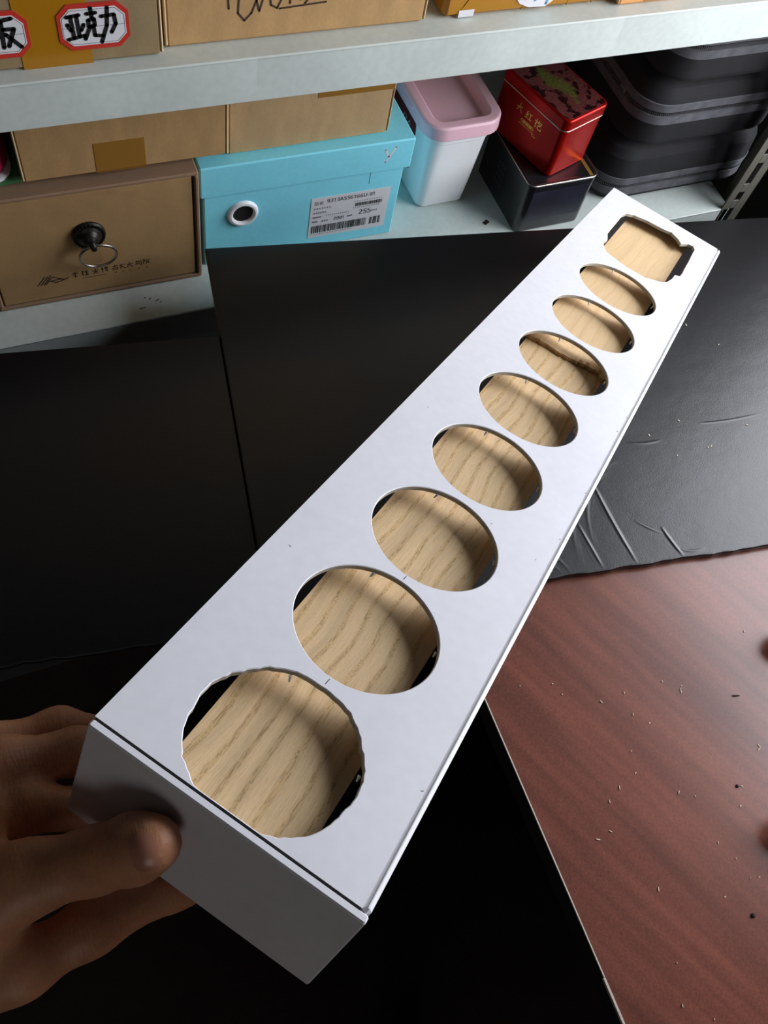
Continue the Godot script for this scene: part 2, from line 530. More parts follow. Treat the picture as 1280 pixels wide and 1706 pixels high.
func room() -> void:
	var st := mb()
	bx(st, Vector3(-2.2, -0.1, -1.25), Vector3(1.30, 0.0, 2.4)); struct("floor", st, M.floor)
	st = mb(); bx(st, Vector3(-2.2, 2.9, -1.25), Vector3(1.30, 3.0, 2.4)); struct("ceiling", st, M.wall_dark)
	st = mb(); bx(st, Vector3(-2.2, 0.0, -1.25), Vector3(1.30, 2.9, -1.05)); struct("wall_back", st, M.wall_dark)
	st = mb()
	bx(st, Vector3(-2.2, 0.0, 2.2), Vector3(1.30, 1.18, 2.4))
	bx(st, Vector3(-2.2, 2.32, 2.2), Vector3(1.30, 2.9, 2.4))
	bx(st, Vector3(-2.2, 1.18, 2.2), Vector3(-1.52, 2.32, 2.4))
	bx(st, Vector3(-0.38, 1.18, 2.2), Vector3(1.30, 2.32, 2.4))
	struct("wall_front", st, M.wall)
	st = mb(); bx(st, Vector3(-2.2, 0.0, -1.05), Vector3(-2.0, 2.9, 2.2)); struct("wall_left", st, M.wall)
	# right wall with its window opening: y 0.80 - 1.76, z -0.56 - 0.28
	var a := 0.80; var b := 1.76; var c := -0.56; var d := 0.28
	st = mb()
	bx(st, Vector3(1.12, 0.0, -1.05), Vector3(1.30, a, 2.2))
	bx(st, Vector3(1.12, b, -1.05), Vector3(1.30, 2.9, 2.2))
	bx(st, Vector3(1.12, a, -1.05), Vector3(1.30, b, c))
	bx(st, Vector3(1.12, a, d), Vector3(1.30, b, 2.2))
	struct("wall_right", st, M.wall)
	var w := Node3D.new()
	w.name = "window_1"
	w.set_meta("kind", "structure")
	add_child(w)
	for k in [[a, a + 0.04, c, d], [b - 0.04, b, c, d], [a + 0.04, b - 0.04, c, c + 0.04], [a + 0.04, b - 0.04, d - 0.04, d]]:
		st = mb(); bx(st, Vector3(1.17, k[0], k[2]), Vector3(1.22, k[1], k[3]), 0.003); obj("window_frame", st, M.panel_edge, w)
	var glass := mat(Color(0.95, 0.97, 1.0, 0.06), 0.0)
	glass.transparency = BaseMaterial3D.TRANSPARENCY_ALPHA
	st = mb(); bx(st, Vector3(1.193, a + 0.035, c + 0.035), Vector3(1.198, b - 0.035, d - 0.035))
	obj("pane", st, glass, w)
	w = Node3D.new()
	w.name = "added_window_2"  # added window, made up to give the fill light a source
	w.set_meta("kind", "structure")
	add_child(w)
	for k in [[-1.52, 1.18, -0.38, 1.22], [-1.52, 2.28, -0.38, 2.32], [-1.52, 1.22, -1.48, 2.28], [-0.42, 1.22, -0.38, 2.28]]:
		st = mb(); bx(st, Vector3(k[0], k[1], 2.25), Vector3(k[2], k[3], 2.31), 0.003); obj("window_frame", st, M.panel_edge, w)
	st = mb(); bx(st, Vector3(-1.485, 1.215, 2.277), Vector3(-0.415, 2.285, 2.282))
	obj("pane", st, glass, w)

func desk() -> void:
	var t := thing("desk", "reddish brown wood-grain desk with a pale edge strip under the black boards", "desk", Vector3(0.5, 0, -0.1))
	var o := Transform3D(Basis(), Vector3(-0.5, 0, 0.1))
	var st := mb()
	var e := 0.2413
	prism(st, PackedVector2Array([Vector2(-0.7, -0.475), Vector2(1.08, -0.475), Vector2(1.08, 0.75), Vector2(e, 0.75), Vector2(e, -0.250), Vector2(-0.7, -0.250)]), DESK - 0.025, DESK, 0.0003, o)
	obj("desktop", st, M.mahogany, t)
	st = mb()
	bx(st, Vector3(e - 0.0009, DESK - 0.0012, -0.2505), Vector3(e + 0.0002, DESK + 0.0002, 0.094), 0.0002, o)
	obj("edge_band", st, M.band, t)
	st = mb()
	bx(st, Vector3(e - 0.0016, DESK - 0.0030, 0.0942), Vector3(e + 0.0002, DESK + 0.0004, 0.75), 0.0002, o)
	obj("edge_band", st, M.band, t)
	st = mb()
	bx(st, Vector3(e - 0.0010, DESK - 0.025, -0.2505), Vector3(e - 0.0002, DESK - 0.0013, 0.75), 0.0002, o)
	bx(st, Vector3(-0.7, DESK - 0.025, -0.251), Vector3(e, DESK - 0.0005, -0.2498), 0.0002, o)
	obj("dark_edge", st, M.hole_black, t)
	st = mb(); bx(st, Vector3(-0.68, 0, -0.46), Vector3(-0.655, DESK - 0.025, -0.26), 0.001, o); obj("side_panel", st, M.dark_panel, t)
	st = mb(); bx(st, Vector3(1.04, 0, -0.46), Vector3(1.065, DESK - 0.025, 0.73), 0.001, o); obj("side_panel", st, M.dark_panel, t)
	st = mb(); bx(st, Vector3(0.28, 0, 0.70), Vector3(1.04, DESK - 0.025, 0.725), 0.001, o); obj("front_panel", st, M.dark_panel, t)
	st = mb(); bx(st, Vector3(-0.655, 0.25, -0.45), Vector3(1.04, DESK - 0.025, -0.43), 0.001, o); obj("back_panel", st, M.dark_panel, t)
	# boards wrapped in black film, turned about 8.5 degrees
	var turn := deg_to_rad(-8.6)
	st = mb()
	var poly := PackedVector2Array()
	var rg := RandomNumberGenerator.new(); rg.seed = 5
	poly.append_array(PackedVector2Array([Vector2(0, 0), Vector2(0.80, 0), Vector2(0.80, 0.3815)]))
	for i in range(1, 80):                         # crumpled front edge
		poly.append(Vector2(0.80 - i * 0.01, 0.3810 + rg.randf_range(-0.0009, 0.0009)))
	poly.append(Vector2(0, 0.381))
	stack(st, poly, [[0.0, 0.0012], [0.002, 0.0], [0.0058, 0.0], [0.0078, 0.0007], [0.008, 0.0018]])
	var b := obj("black_board", st, M.board)
	tag(b, "large black film-wrapped board with creases, lying under the far end of the white box", "board", "black boards on the desk")
	b.position = Vector3(0.1575, DESK, -0.5985)
	b.rotation.y = turn
	st = mb()
	poly = PackedVector2Array([Vector2(-0.62, 0), Vector2(0, 0), Vector2(0, 0.280)])
	for i in range(1, 62):
		poly.append(Vector2(-i * 0.01, 0.280 + rg.randf_range(-0.0012, 0.0012)))
	poly.append(Vector2(-0.62, 0.28))
	stack(st, poly, [[0.0, 0.001], [0.0015, 0.0], [0.005, 0.0], [0.0065, 0.001]])
	b = obj("black_board", st, M.board)
	tag(b, "shorter black board in deep shade at the left, in front of the drawer box", "board", "black boards on the desk")
	b.position = Vector3(0.1420, DESK, -0.4970)
	b.rotation.y = turn

func shelf_unit() -> void:
	var t := thing("storage_shelf", "pale grey painted metal shelving unit with slotted corner posts", "shelf", Vector3(0.2, 0, -0.78))
	var o := Transform3D(Basis(), Vector3(-0.2, 0, 0.78))
	var x0 := -0.55; var x1 := 0.845
	for y in [UPPER, SHELF, 1.36, 0.30]:
		var st := mb()
		bx(st, Vector3(x0, y - 0.003, -0.98), Vector3(x1 - 0.03, y, FRONT), 0.001, o)
		bx(st, Vector3(x0, y - 0.039, FRONT - 0.002), Vector3(x1 - 0.03, y - 0.0004, FRONT), 0.0008, o)
		bx(st, Vector3(x0, y - 0.039, FRONT - 0.018), Vector3(x1 - 0.03, y - 0.0375, FRONT - 0.001), 0.0005, o)
		bx(st, Vector3(x0, y - 0.039, -0.98), Vector3(x1 - 0.03, y - 0.0004, -0.978), 0.0008, o)
		obj("shelf_board", st, M.metal_paint, t)
	var sp := mb()
	strokes(sp, [L([0.0, 0.0, 0.006, 0.001]), L([0.012, 0.010, 0.014, 0.011]), L([0.018, 0.006, 0.021, 0.008]), L([0.022, 0.004, 0.023, 0.0045]), L([0.008, 0.013, 0.009, 0.013])], 0.0011, Transform3D(Basis(Vector3.RIGHT, Vector3.FORWARD, Vector3.UP), Vector3(0.0905 - 0.2, SHELF + 0.0002, -0.6030 + 0.78)))
	obj("stain", sp, M.seam, t).set_meta("kind", "stuff")
	for x in [x0 - 0.032, 0.802]:
		for z in [FRONT, -0.985]:
			obj("post", slotted(Vector3(x, 0.0, z), 1.95, -1.0 if z == FRONT else 1.0), M.post, t).position = Vector3(-0.2, 0, 0.78)

# an angle post: a face across x with long slots, and a flange in depth
func slotted(at: Vector3, high: float, dir: float) -> SurfaceTool:
	var st := mb()
	var w := 0.034
	bx(st, at + Vector3(w, 0, 0), at + Vector3(w - 0.002, high, dir * 0.034), 0.0004)
	bx(st, at, at + Vector3(0.0115, high, dir * 0.002), 0.0004)
	bx(st, at + Vector3(0.0205, 0, 0), at + Vector3(w, high, dir * 0.002), 0.0004)
	var y := 0.0
	var k := 0
	while y < high - 0.06:
		var slot := 0.032 if k % 2 == 0 else 0.014
		bx(st, at + Vector3(0.0115, y, 0), at + Vector3(0.0205, y + 0.012, dir * 0.002), 0.0002)
		y += 0.012 + slot
		k += 1
	bx(st, at + Vector3(0.0115, y, 0), at + Vector3(0.0205, high, dir * 0.002), 0.0002)
	return st

# ------------------------------------------------------------------ cardboard box open along its seams, with visible board edges
func carton(called: String, label: String, a: Vector3, b: Vector3, m: Material, group := "") -> Node3D:
	var c := Vector3((a.x + b.x) / 2, a.y, (a.z + b.z) / 2)
	var t := thing(called, label, "box", c, 0.0, group)
	var st := mb()
	bx(st, a - c, b - c, 0.0022)
	obj("body", st, m, t)
	# flap line and folded corner edges that show pale board
	for x in [a.x, b.x]:
		st = mb()
		bx(st, Vector3(x - 0.0009, a.y + 0.002, b.z - 0.0032) - c, Vector3(x + 0.0009, b.y - 0.002, b.z + 0.0003) - c, 0.0007)
		obj("corner_edge", st, M.card_edge, t)
	return t

func decal(called: String, m: Material, t: Transform3D, w: float, h: float, thick: float, parent: Node, r := 0.0) -> MeshInstance3D:
	var st := mb()
	var q := Transform3D(Basis(t.basis.x, t.basis.z, -t.basis.y), t.origin)
	prism(st, rrect(w, h, r, 4), 0.0, thick, 0.0, q)
	return obj(called, st, m, parent)

func octagon(st: SurfaceTool, w: float, h: float, c: float, t: Transform3D, thick: float) -> void:
	var p := PackedVector2Array([Vector2(-w / 2 + c, -h / 2), Vector2(w / 2 - c, -h / 2), Vector2(w / 2, -h / 2 + c), Vector2(w / 2, h / 2 - c), Vector2(w / 2 - c, h / 2), Vector2(-w / 2 + c, h / 2), Vector2(-w / 2, h / 2 - c), Vector2(-w / 2, -h / 2 + c)])
	prism(st, p, 0.0, thick, 0.0, Transform3D(Basis(t.basis.x, t.basis.z, -t.basis.y), t.origin))

func sticker(parent: Node, t: Transform3D, w: float, h: float, lines: Array, ink: float) -> void:
	var st := mb(); octagon(st, w, h, h * 0.22, t, 0.0003)
	var s := obj("sticker", st, M.sticker_red, parent)
	st = mb(); octagon(st, w * 0.9, h * 0.80, h * 0.19, t, 0.0004); obj("sticker_rim", st, M.paper, s)
	st = mb()
	var o := t.translated_local(Vector3(0, 0, 0.0005))
	var c := h * 0.17; var a := w * 0.435; var b := h * 0.365
	strokes(st, [L([-a + c, -b, a - c, -b, a, -b + c, a, b - c, a - c, b, -a + c, b, -a, b - c, -a, -b + c, -a + c, -b]), L([-a, 0, a, 0])], 0.0003, o)
	obj("sticker_line", st, M.ink_grey, s)
	st = mb()
	strokes(st, lines, ink, t.translated_local(Vector3(0, 0, 0.0006)), h)
	obj("writing", st, M.ink, s)

func lower_shelf() -> void:
	# ---- kraft drawer box
	var x0 := -0.0375; var x1 := 0.1625; var z := -0.6305
	var t := thing("drawer_box", "brown kraft paper drawer box with a bronze ring pull, left on the lower shelf", "box", Vector3(0.0625, SHELF, z - 0.13))
	var o := Transform3D(Basis(), -t.position)
	var top := SHELF + 0.1365; var th := 0.0042
	var st := mb()
	bx(st, Vector3(x0, top - th, z - 0.26), Vector3(x1, top, z), 0.0012, o)
	bx(st, Vector3(x0, SHELF, z - 0.26), Vector3(x1, SHELF + th, z), 0.0012, o)
	bx(st, Vector3(x0, SHELF + th, z - 0.26), Vector3(x0 + th, top - th, z), 0.0012, o)
	bx(st, Vector3(x1 - th, SHELF + th, z - 0.26), Vector3(x1, top - th, z), 0.0012, o)
	obj("sleeve", st, M.kraft_wrap, t)
	st = mb()
	bx(st, Vector3(x0 + th + 0.001, SHELF + th + 0.0005, z - 0.25), Vector3(x1 - th - 0.002, top - th - 0.001, z - 0.0018), 0.0012, o)
	var dr := obj("drawer", st, M.kraft, t)
	# ring pull: beaded back plate, dome, eye and ring
	var k := Vector3(0.0575, 0.7565, z - 0.0018) - t.position
	st = mb()
	lathe(st, [Vector2(0.0, 0.0125), Vector2(0.0035, 0.012), Vector2(0.0065, 0.0095), Vector2(0.009, 0.006), Vector2(0.0115, 0.004), Vector2(0.0145, 0.0035), Vector2(0.0155, 0.0018), Vector2(0.0155, 0.0)], Transform3D(Basis(Vector3.RIGHT, PI / 2), k))
	for i in 26:
		var f := TAU * i / 26
		lathe(st, [Vector2(0, 0.0046), Vector2(0.0011, 0.0042), Vector2(0.0014, 0.003)], Transform3D(Basis(Vector3.RIGHT, PI / 2), k + Vector3(cos(f), sin(f), 0) * 0.0135), 6)
	tube(st, [k + Vector3(0, 0, 0.009), k + Vector3(0.0005, 0.0, 0.0125), k + Vector3(0.001, -0.002, 0.0145), k + Vector3(0.0012, -0.0045, 0.0145), k + Vector3(0.001, -0.0065, 0.0125)], [0.0042, 0.0036, 0.0032, 0.003, 0.0026], 10)
	obj("pull_knob", st, M.bronze, t)
	st = mb()
	var ring := []
	for i in 40:
		var f := TAU * i / 40
		ring.append(k + Vector3(0.0042, -0.0185, 0.0105) + Vector3(cos(f) * 0.0172, sin(f) * 0.0172, sin(f) * 0.0035))
	var rad := []
	for i in 40: rad.append(0.0013)
	tube(st, ring, rad, 8, true)
	obj("pull_ring", st, M.steel, t)
	# printed mark and characters
	st = mb()
	var f := face(Vector3(0.0020, 0.7000, z - 0.00165) - t.position)
	strokes(st, [L([0, 0, 0.008, 0.0105]), L([0.003, 0, 0.011, 0.0105]), L([0.006, 0, 0.014, 0.0115]), L([0.008, 0.0003, 0.013, 0.0072, 0.016, 0.009, 0.020, 0.006, 0.026, 0.003, 0.018, 0.0008, 0.012, 0.004, 0.024, 0.0045]), L([0.026, 0.003, 0.030, 0.005])], 0.0011, f)
	var glyphs := [
		[[0, 4, 6, 5], [3, 7, 3, 0], [1, 2, 5, 1], [1, 6, 5, 7]],
		[[0, 6, 2, 6], [1, 7, 1, 0], [0, 3, 2, 3], [3, 6, 7, 6], [4, 4, 7, 4], [5, 7, 5, 0], [4, 2, 7, 2], [3, 0, 7, 0.5]],
		[[0, 5, 7, 6], [3.5, 7, 3.5, 0], [1, 0, 3, 3], [4, 3, 6, 0.5], [1, 3, 6, 3.5]],
		[[0, 6, 2, 5], [0, 3, 3, 4], [1.5, 7, 1.5, 0], [4, 6, 7, 6], [5, 7, 5, 1], [6.5, 7, 6.5, 0]],
		[[0, 5, 6, 6], [3, 7, 2.5, 3], [0, 2, 6, 3], [1, 0, 5, 0.5], [1, 2, 1, 0], [5, 2.5, 5, 0]],
		[[0, 5, 5, 6], [1, 3, 4, 3.5], [2, 7, 1, 0], [2, 3, 6, 0]],
		[[0, 4, 6, 5], [3, 7, 2.5, 4, 0, 0], [3, 4, 6, 0]],
		[[0, 6, 3, 6], [1.5, 7, 1.5, 2], [0, 2, 3, 2.5], [4, 6, 4, 2], [6, 7, 6, 0, 5, 0.5]],
		[[0, 7, 0, 0], [0, 7, 2, 6, 1, 4], [3, 6, 6.5, 6.5], [3, 4, 6, 4.5], [4, 4, 2.5, 0], [5, 4, 5, 1, 7, 1]]]
	var at := [0.0335, 0.0425, 0.0525, 0.0610, 0.0720, 0.0790, 0.0860, 0.0945, 0.1025]
	for i in glyphs.size():
		var ls := []
		for s in glyphs[i]:
			ls.append(L(s))
		strokes(st, ls, 0.0008, f.translated_local(Vector3(at[i], 0.0035 + 0.0002 * i, 0)), 0.00092)
		if i > 3:
			strokes(st, [L([0.002, 0, 0.0035, 0])], 0.0009, f.translated_local(Vector3(at[i], 0.0006, 0)))
	strokes(st, [L([0.0425, 0.0005, 0.066, 0.0005])], 0.0006, f)
	obj("print", st, M.ink_brown, t)

	# ---- thin green folder and the pink thing at the left edge
	st = mb()
	bx(st, Vector3(-0.13, 0, -0.20), Vector3(0.13, 0.0065, 0), 0.001, Transform3D(Basis(Vector3.UP, 0.09), Vector3(-0.056, top, z - 0.012)))
	var g := obj("green_folder", st, M.green)
	tag(g, "thin green folder lying on the drawer box under the cardboard box", "folder")
	t = thing("pink_pouch", "dark pink pouch with a pale hem, cut by the left edge of the picture", "pouch", Vector3(-0.0515, top + 0.0066, z - 0.072))
	st = mb()
	stack(st, rrect(0.115, 0.12, 0.02), [[0.0045, 0.004], [0.012, 0.0], [0.035, 0.002], [0.05, 0.016]], Transform3D(), true)
	obj("body", st, M.magenta, t)
	st = mb()
	stack(st, rrect(0.117, 0.122, 0.021), [[0.0, 0.002], [0.0015, 0.0], [0.0045, 0.0], [0.0055, 0.003]], Transform3D(), true)
	obj("hem", st, M.paper, t)

	# ---- the two cardboard boxes lying on top
	t = carton("cardboard_box", "small brown cardboard box with a tape patch, resting across the drawer box", Vector3(0.0135, top + 0.0068, -0.86), Vector3(0.1915, 0.9135, -0.6395), M.card, "cardboard boxes")
	decal("tape", M.tape, face(Vector3(0.0965, 0.8355, -0.6394) - t.position), 0.043, 0.029, 0.0003, t)
	decal("tape_end", M.tape, Transform3D(Basis(Vector3.RIGHT, Vector3.FORWARD, Vector3.DOWN), Vector3(0.0965, top + 0.0068, -0.655) - t.position), 0.043, 0.03, 0.0002, t)
	t = carton("cardboard_box", "brown cardboard box with tape at its upper corner, standing on the blue shoebox lid", Vector3(0.1965, 0.8040, -0.86), Vector3(0.3578, 0.9125, -0.654), M.card_grey, "cardboard boxes")
	decal("tape", M.tape, face(Vector3(0.3195, 0.8700, -0.6539) - t.position), 0.076, 0.030, 0.0003, t)

	# ---- blue shoebox
	t = thing("shoebox", "light blue cardboard shoebox with a white eyelet and a barcode label", "box", Vector3(0.275, SHELF, -0.79))
	o = Transform3D(Basis(), -t.position)
	st = mb(); bx(st, Vector3(0.1695, SHELF, -0.93), Vector3(0.3793, 0.798, -0.6435), 0.0012, o)
	var body := obj("body", st, M.blue, t)
	st = mb()
	bx(st, Vector3(0.1660, 0.7675, -0.933), Vector3(0.3853, 0.8038, -0.6415), 0.0013, o)
	var lid := obj("lid", st, M.blue, t)
	st = mb()
	strokes(st, [L([-0.006, 0.007, -0.0015, -0.002]), L([0.0055, 0.009, -0.004, -0.009])], 0.0022, face(Vector3(0.3597, 0.788, -0.6414) - t.position))
	obj("letter_mark", st, M.paper, lid)
	st = mb()
	lathe(st, [Vector2(0.0105, 0.0), Vector2(0.0108, 0.0022), Vector2(0.0125, 0.0034), Vector2(0.0145, 0.0030), Vector2(0.0158, 0.0012), Vector2(0.0160, 0.0)], Transform3D(Basis(Vector3.RIGHT, PI / 2), Vector3(0.2088, 0.7400, -0.6435) - t.position))
	obj("eyelet", st, M.white_plastic, t)
	st = mb()
	lathe(st, [Vector2(0.0, 0.0002), Vector2(0.0106, 0.0002)], Transform3D(Basis(Vector3.RIGHT, PI / 2), Vector3(0.2088, 0.7400, -0.6435) - t.position))
	obj("hand_hole", st, M.hole_black, t)
	st = mb(); bx(st, Vector3(0.3425, 0.752, -0.6436), Vector3(0.3430, 0.7672, -0.6433), 0.0, o); obj("fold_line", st, M.blue_dark, body)
	# label
	f = face(Vector3(0.2812, 0.6888, -0.6434) - t.position)
	decal("label", M.paper, f.translated_local(Vector3(0.0438, 0.0275, 0)), 0.0876, 0.055, 0.0003, t)
	var ft := f.translated_local(Vector3(0, 0, 0.0005))
	st = mb()
	var rg := RandomNumberGenerator.new(); rg.seed = 12
	var x := 0.0030
	while x < 0.066:
		var wd := [0.0005, 0.0008, 0.0013][rg.randi() % 3] as float
		rect(st, x, 0.0062, x + wd, 0.0165, ft)
		x += wd + ([0.0005, 0.0007, 0.0011][rg.randi() % 3] as float)
	x = 0.0695
	while x < 0.0815:
		rect(st, x, 0.0062, x + 0.0009, 0.0165, ft)
		x += 0.0009 + ([0.0006, 0.0016][rg.randi() % 2] as float)
	x = 0.0500
	while x < 0.0805:
		var wd := [0.0006, 0.0011][rg.randi() % 2] as float
		rect(st, x, 0.0355, x + wd, 0.0400, ft)
		x += wd + 0.0007
	obj("barcode", st, M.ink, t)
	st = mb()
	var han := [[0, 6, 2, 7, 1, 3, 1, 0], [3, 7, 7, 7], [3, 4, 7, 4.5], [5, 7, 5, 4], [3, 3, 3, 0, 7, 0, 7, 3, 3, 3]]
	var hl := []
	for s in han: hl.append(L(s))
	strokes(st, hl, 0.0004, ft.translated_local(Vector3(0.0035, 0.0455, 0)), 0.00062)
	strokes(st, hl, 0.0004, ft.translated_local(Vector3(0.0092, 0.0455, 0)), 0.00058)
	for row in [[0.0030, 0.0395, 7, 0.0225], [0.0030, 0.0335, 6, 0.018], [0.0030, 0.0275, 6, 0.0125], [0.0030, 0.0215, 4, 0.009], [0.0135, 0.0212, 3, 0.021], [0.042, 0.0225, 4, 0.048], [0.0475, 0.0415, 12, 0.0805], [0.0475, 0.0325, 14, 0.078], [0.0175, 0.0285, 12, 0.044], [0.0690, 0.0250, 3, 0.0765], [0.0030, 0.0032, 16, 0.050]]:
		for i in row[2]:
			var gx: float = lerpf(row[0], row[3], (i + 0.5) / row[2])
			var gs := 0.00026 if row[2] < 8 else 0.00017
			strokes(st, [L([-3, 2, 3, 2]), L([0, 4, 0, -4]), L([-3, -3, 3, -3]), L([-2 + (i % 3), 4, 2, -1])], gs * 1.3, ft.translated_local(Vector3(gx, row[1] + 0.001, 0)), gs)
	obj("small_print", st, M.ink_grey, t)
	lettering("article_number", "9313A556166U-91", 0.0066, ft.translated_local(Vector3(0.0170, 0.0452, 0)), M.ink_grey, t)
	lettering("size_number", "255", 0.0086, ft.translated_local(Vector3(0.0552, 0.0212, 0)), M.ink, t)
	lettering("batch_code", "Z001", 0.0058, ft.translated_local(Vector3(0.0270, 0.0195, 0)), M.ink_grey, t)

	# ---- white tub with pink lid
	t = thing("plastic_tub", "white plastic tub with a recessed pink lid, between the blue shoebox and the tins", "tub", Vector3(0.4520, SHELF, -0.7250), deg_to_rad(1.0))
	st = mb()
	var tp := rrect(0.078, 0.128, 0.019, 7)
	stack(st, tp, [[0.0, 0.0125], [0.003, 0.0092], [0.030, 0.0068], [0.094, 0.0020], [0.096, 0.0005], [0.103, 0.0005], [0.104, 0.002]], Transform3D(), true)
	obj("body", st, M.white_plastic, t)
	st = mb()
	var lp := rrect(0.092, 0.136, 0.024, 7)
	stack(st, lp, [[0.1035, 0.003], [0.103, 0.0012], [0.1045, 0.0], [0.117, 0.0008], [0.119, 0.0026], [0.1192, 0.0045], [0.1188, 0.0115], [0.1178, 0.0135], [0.1085, 0.0165], [0.1080, 0.018]], Transform3D(), true)
	obj("lid", st, M.pink, t).position.x = 0.002
	st = mb(); bx(st, Vector3(-0.0445, 0.108, 0.0), Vector3(-0.0425, 0.114, 0.022), 0.0008); obj("lid_clip", st, M.pink, t)
	# printed label on the left side
	f = Transform3D(Basis(Vector3(0, 0.055, 0.9985), Vector3(-0.07, 0.9975, 0), Vector3(-0.9975, -0.07, 0)).orthonormalized(), Vector3(-0.0352, 0.060, 0.0))
	decal("label_print", mat(rgb(120, 22, 30), 0.4), f.translated_local(Vector3(-0.008, 0.025, -0.0006)), 0.072, 0.022, 0.0014, t, 0.007)
	decal("label_print", mat(rgb(20, 38, 84), 0.4), f.translated_local(Vector3(0.023, 0.0085, -0.0006)), 0.009, 0.0075, 0.0014, t, 0.0005)
	decal("label_print", mat(rgb(150, 108, 138), 0.4), f.translated_local(Vector3(0.023, -0.010, -0.0006)), 0.007, 0.008, 0.0014, t, 0.003)
	decal("label_print", mat(rgb(120, 80, 104), 0.4), f.translated_local(Vector3(0.020, -0.026, -0.0006)), 0.005, 0.006, 0.0014, t, 0.002)
	st = mb()
	strokes(st, [L([0, 0, 0.003, 0.006]), L([0.005, 0.001, 0.009, 0.003, 0.006, 0.006]), L([0.012, 0, 0.016, 0.005, 0.018, 0.001])], 0.0009, f.translated_local(Vector3(-0.002, 0.022, 0.001)))
	obj("label_writing", st, M.paper, t)

	# ---- black tin with a gold band, and the red tin on it
	t = thing("black_tin", "glossy black tea tin with a gold line on its lid, under the red tin", "tin", Vector3(0.5640, SHELF, -0.6640), deg_to_rad(0.5))
	st = mb()
	var bp := rrect(0.0885, 0.107, 0.009, 6)
	stack(st, bp, [[0.0, 0.0018], [0.0016, 0.0006], [0.0665, 0.0006]], Transform3D(), true)
	obj("body", st, M.tin_black, t)
	st = mb()
	stack(st, bp, [[0.0605, 0.0006], [0.0608, 0.0], [0.0665, 0.0], [0.0682, 0.0012], [0.0685, 0.003], [0.0680, 0.005]], Transform3D(), true)
	obj("lid", st, M.tin_black, t)
	st = mb()
	tube(st, loop3(inset(bp, 0.0004), 0.0678), fill(bp.size(), 0.0007), 6, true)
	obj("lid_rim", st, M.tin_rim, t)
	decal("gold_band", M.gold, Transform3D(Basis(Vector3.RIGHT, Vector3.FORWARD, Vector3.UP), Vector3(0.0350, 0.0682, 0.0)), 0.0042, 0.102, 0.0003, t)
	st = mb()
	quad(st, Vector3(-0.036, 0.0165, 0.05305), Vector3(0.036, 0.0165, 0.05305), Vector3(0.036, 0.059, 0.05305), Vector3(-0.036, 0.059, 0.05305), Vector3.BACK)
	obj("front_print", st, M.tin_front, t)
	f = Transform3D(Basis(Vector3.BACK, Vector3.UP, Vector3.LEFT), Vector3(-0.0438, 0.035, 0.0))
	st = mb()
	for i in 4:
		for j in 3:
			strokes(st, [L([-3, 2, 3, 2]), L([0, 4, 0, -4]), L([-3, -2, 3, -3])], 0.0005, f.translated_local(Vector3(-0.012 + j * 0.006, 0.012 - i * 0.0085, 0)), 0.0006)
	obj("side_print", st, M.ink_grey, t)

	t = thing("red_tin", "red metal tea tin with gold characters and a green pattern on its lid", "tin", Vector3(0.5592, SHELF + 0.0686, -0.6760), deg_to_rad(18.0))
	st = mb()
	var rp := rrect(0.0640, 0.1000, 0.008, 6)
	stack(st, rp, [[0.0, 0.0022], [0.0012, 0.001], [0.0035, 0.0012], [0.0600, 0.0012]], Transform3D(), true)
	obj("body", st, M.tin_red, t)
	st = mb()
	stack(st, rp, [[0.0590, 0.0012], [0.0592, 0.0], [0.0710, 0.0], [0.0722, 0.0009], [0.0725, 0.0025]], Transform3D(), true, true)
	obj("lid", st, M.tin_red, t)
	st = mb()
	tube(st, loop3(rp, 0.0594), fill(rp.size(), 0.0006), 6, true)
	obj("lid_rim", st, M.tin_rim, t)
	st = mb(); prism(st, rrect(0.0585, 0.0945, 0.007, 5), 0.0722, 0.0728); obj("lid_print", st, M.tin_lid, t)
	# gold characters on the left side
	f = Transform3D(Basis(Vector3.BACK, Vector3.UP, Vector3.LEFT), Vector3(-0.0310, 0.034, 0.0))
	st = mb()
	strokes(st, [L([0, 5, 8, 7]), L([4.5, 11, 4, 6, 0, 0]), L([4.5, 6, 9, 0])], 0.0009, f.translated_local(Vector3(-0.018, 0.007, 0)), 0.00085)
	strokes(st, [L([3, 11, 1, 8, 4, 8, 0.5, 4.5, 4.5, 5.5]), L([0, 1, 4, 2.5]), L([6, 9, 11, 9.5]), L([8.5, 9.5, 8, 2]), L([5.5, 1.5, 11.5, 2])], 0.0010, f.translated_local(Vector3(-0.0045, 0.006, 0)), 0.00082)
	strokes(st, [L([2, 11, 3, 9.5]), L([0, 8, 4, 8.5, 1, 4]), L([2.5, 6, 2.5, 0]), L([7, 11, 5, 7]), L([6, 9, 11, 9.5, 10.5, 6]), L([6.5, 7, 9, 7, 9, 4.5, 6, 4.5, 6, 1, 8, 0, 12, 0, 12, 2.5])], 0.0010, f.translated_local(Vector3(0.0095, 0.0055, 0)), 0.00088)
	strokes(st, [L([0, 0, 0.017, 0]), L([0, 0.0033, 0.017, 0.0033]), L([0, 0, -0.0014, 0.0016, 0, 0.0033]), L([0.017, 0, 0.0184, 0.0016, 0.017, 0.0033])], 0.0006, f.translated_local(Vector3(-0.007, -0.0008, 0)))
	strokes(st, [L([0, 0, 0.003, 0]), L([0.005, 0, 0.008, 0]), L([0.010, 0, 0.013, 0])], 0.0017, f.translated_local(Vector3(-0.005, 0.0009, 0)))
	strokes(st, [L([0, 0.004, 0.001, 0, 0.006, 0.0005])], 0.0007, f.translated_local(Vector3(0.011, -0.006, 0)))
	strokes(st, [L([0, 0, 0.024, 0])], 0.0005, f.translated_local(Vector3(-0.010, -0.0035, 0)))
	obj("gold_characters", st, M.gold, t)

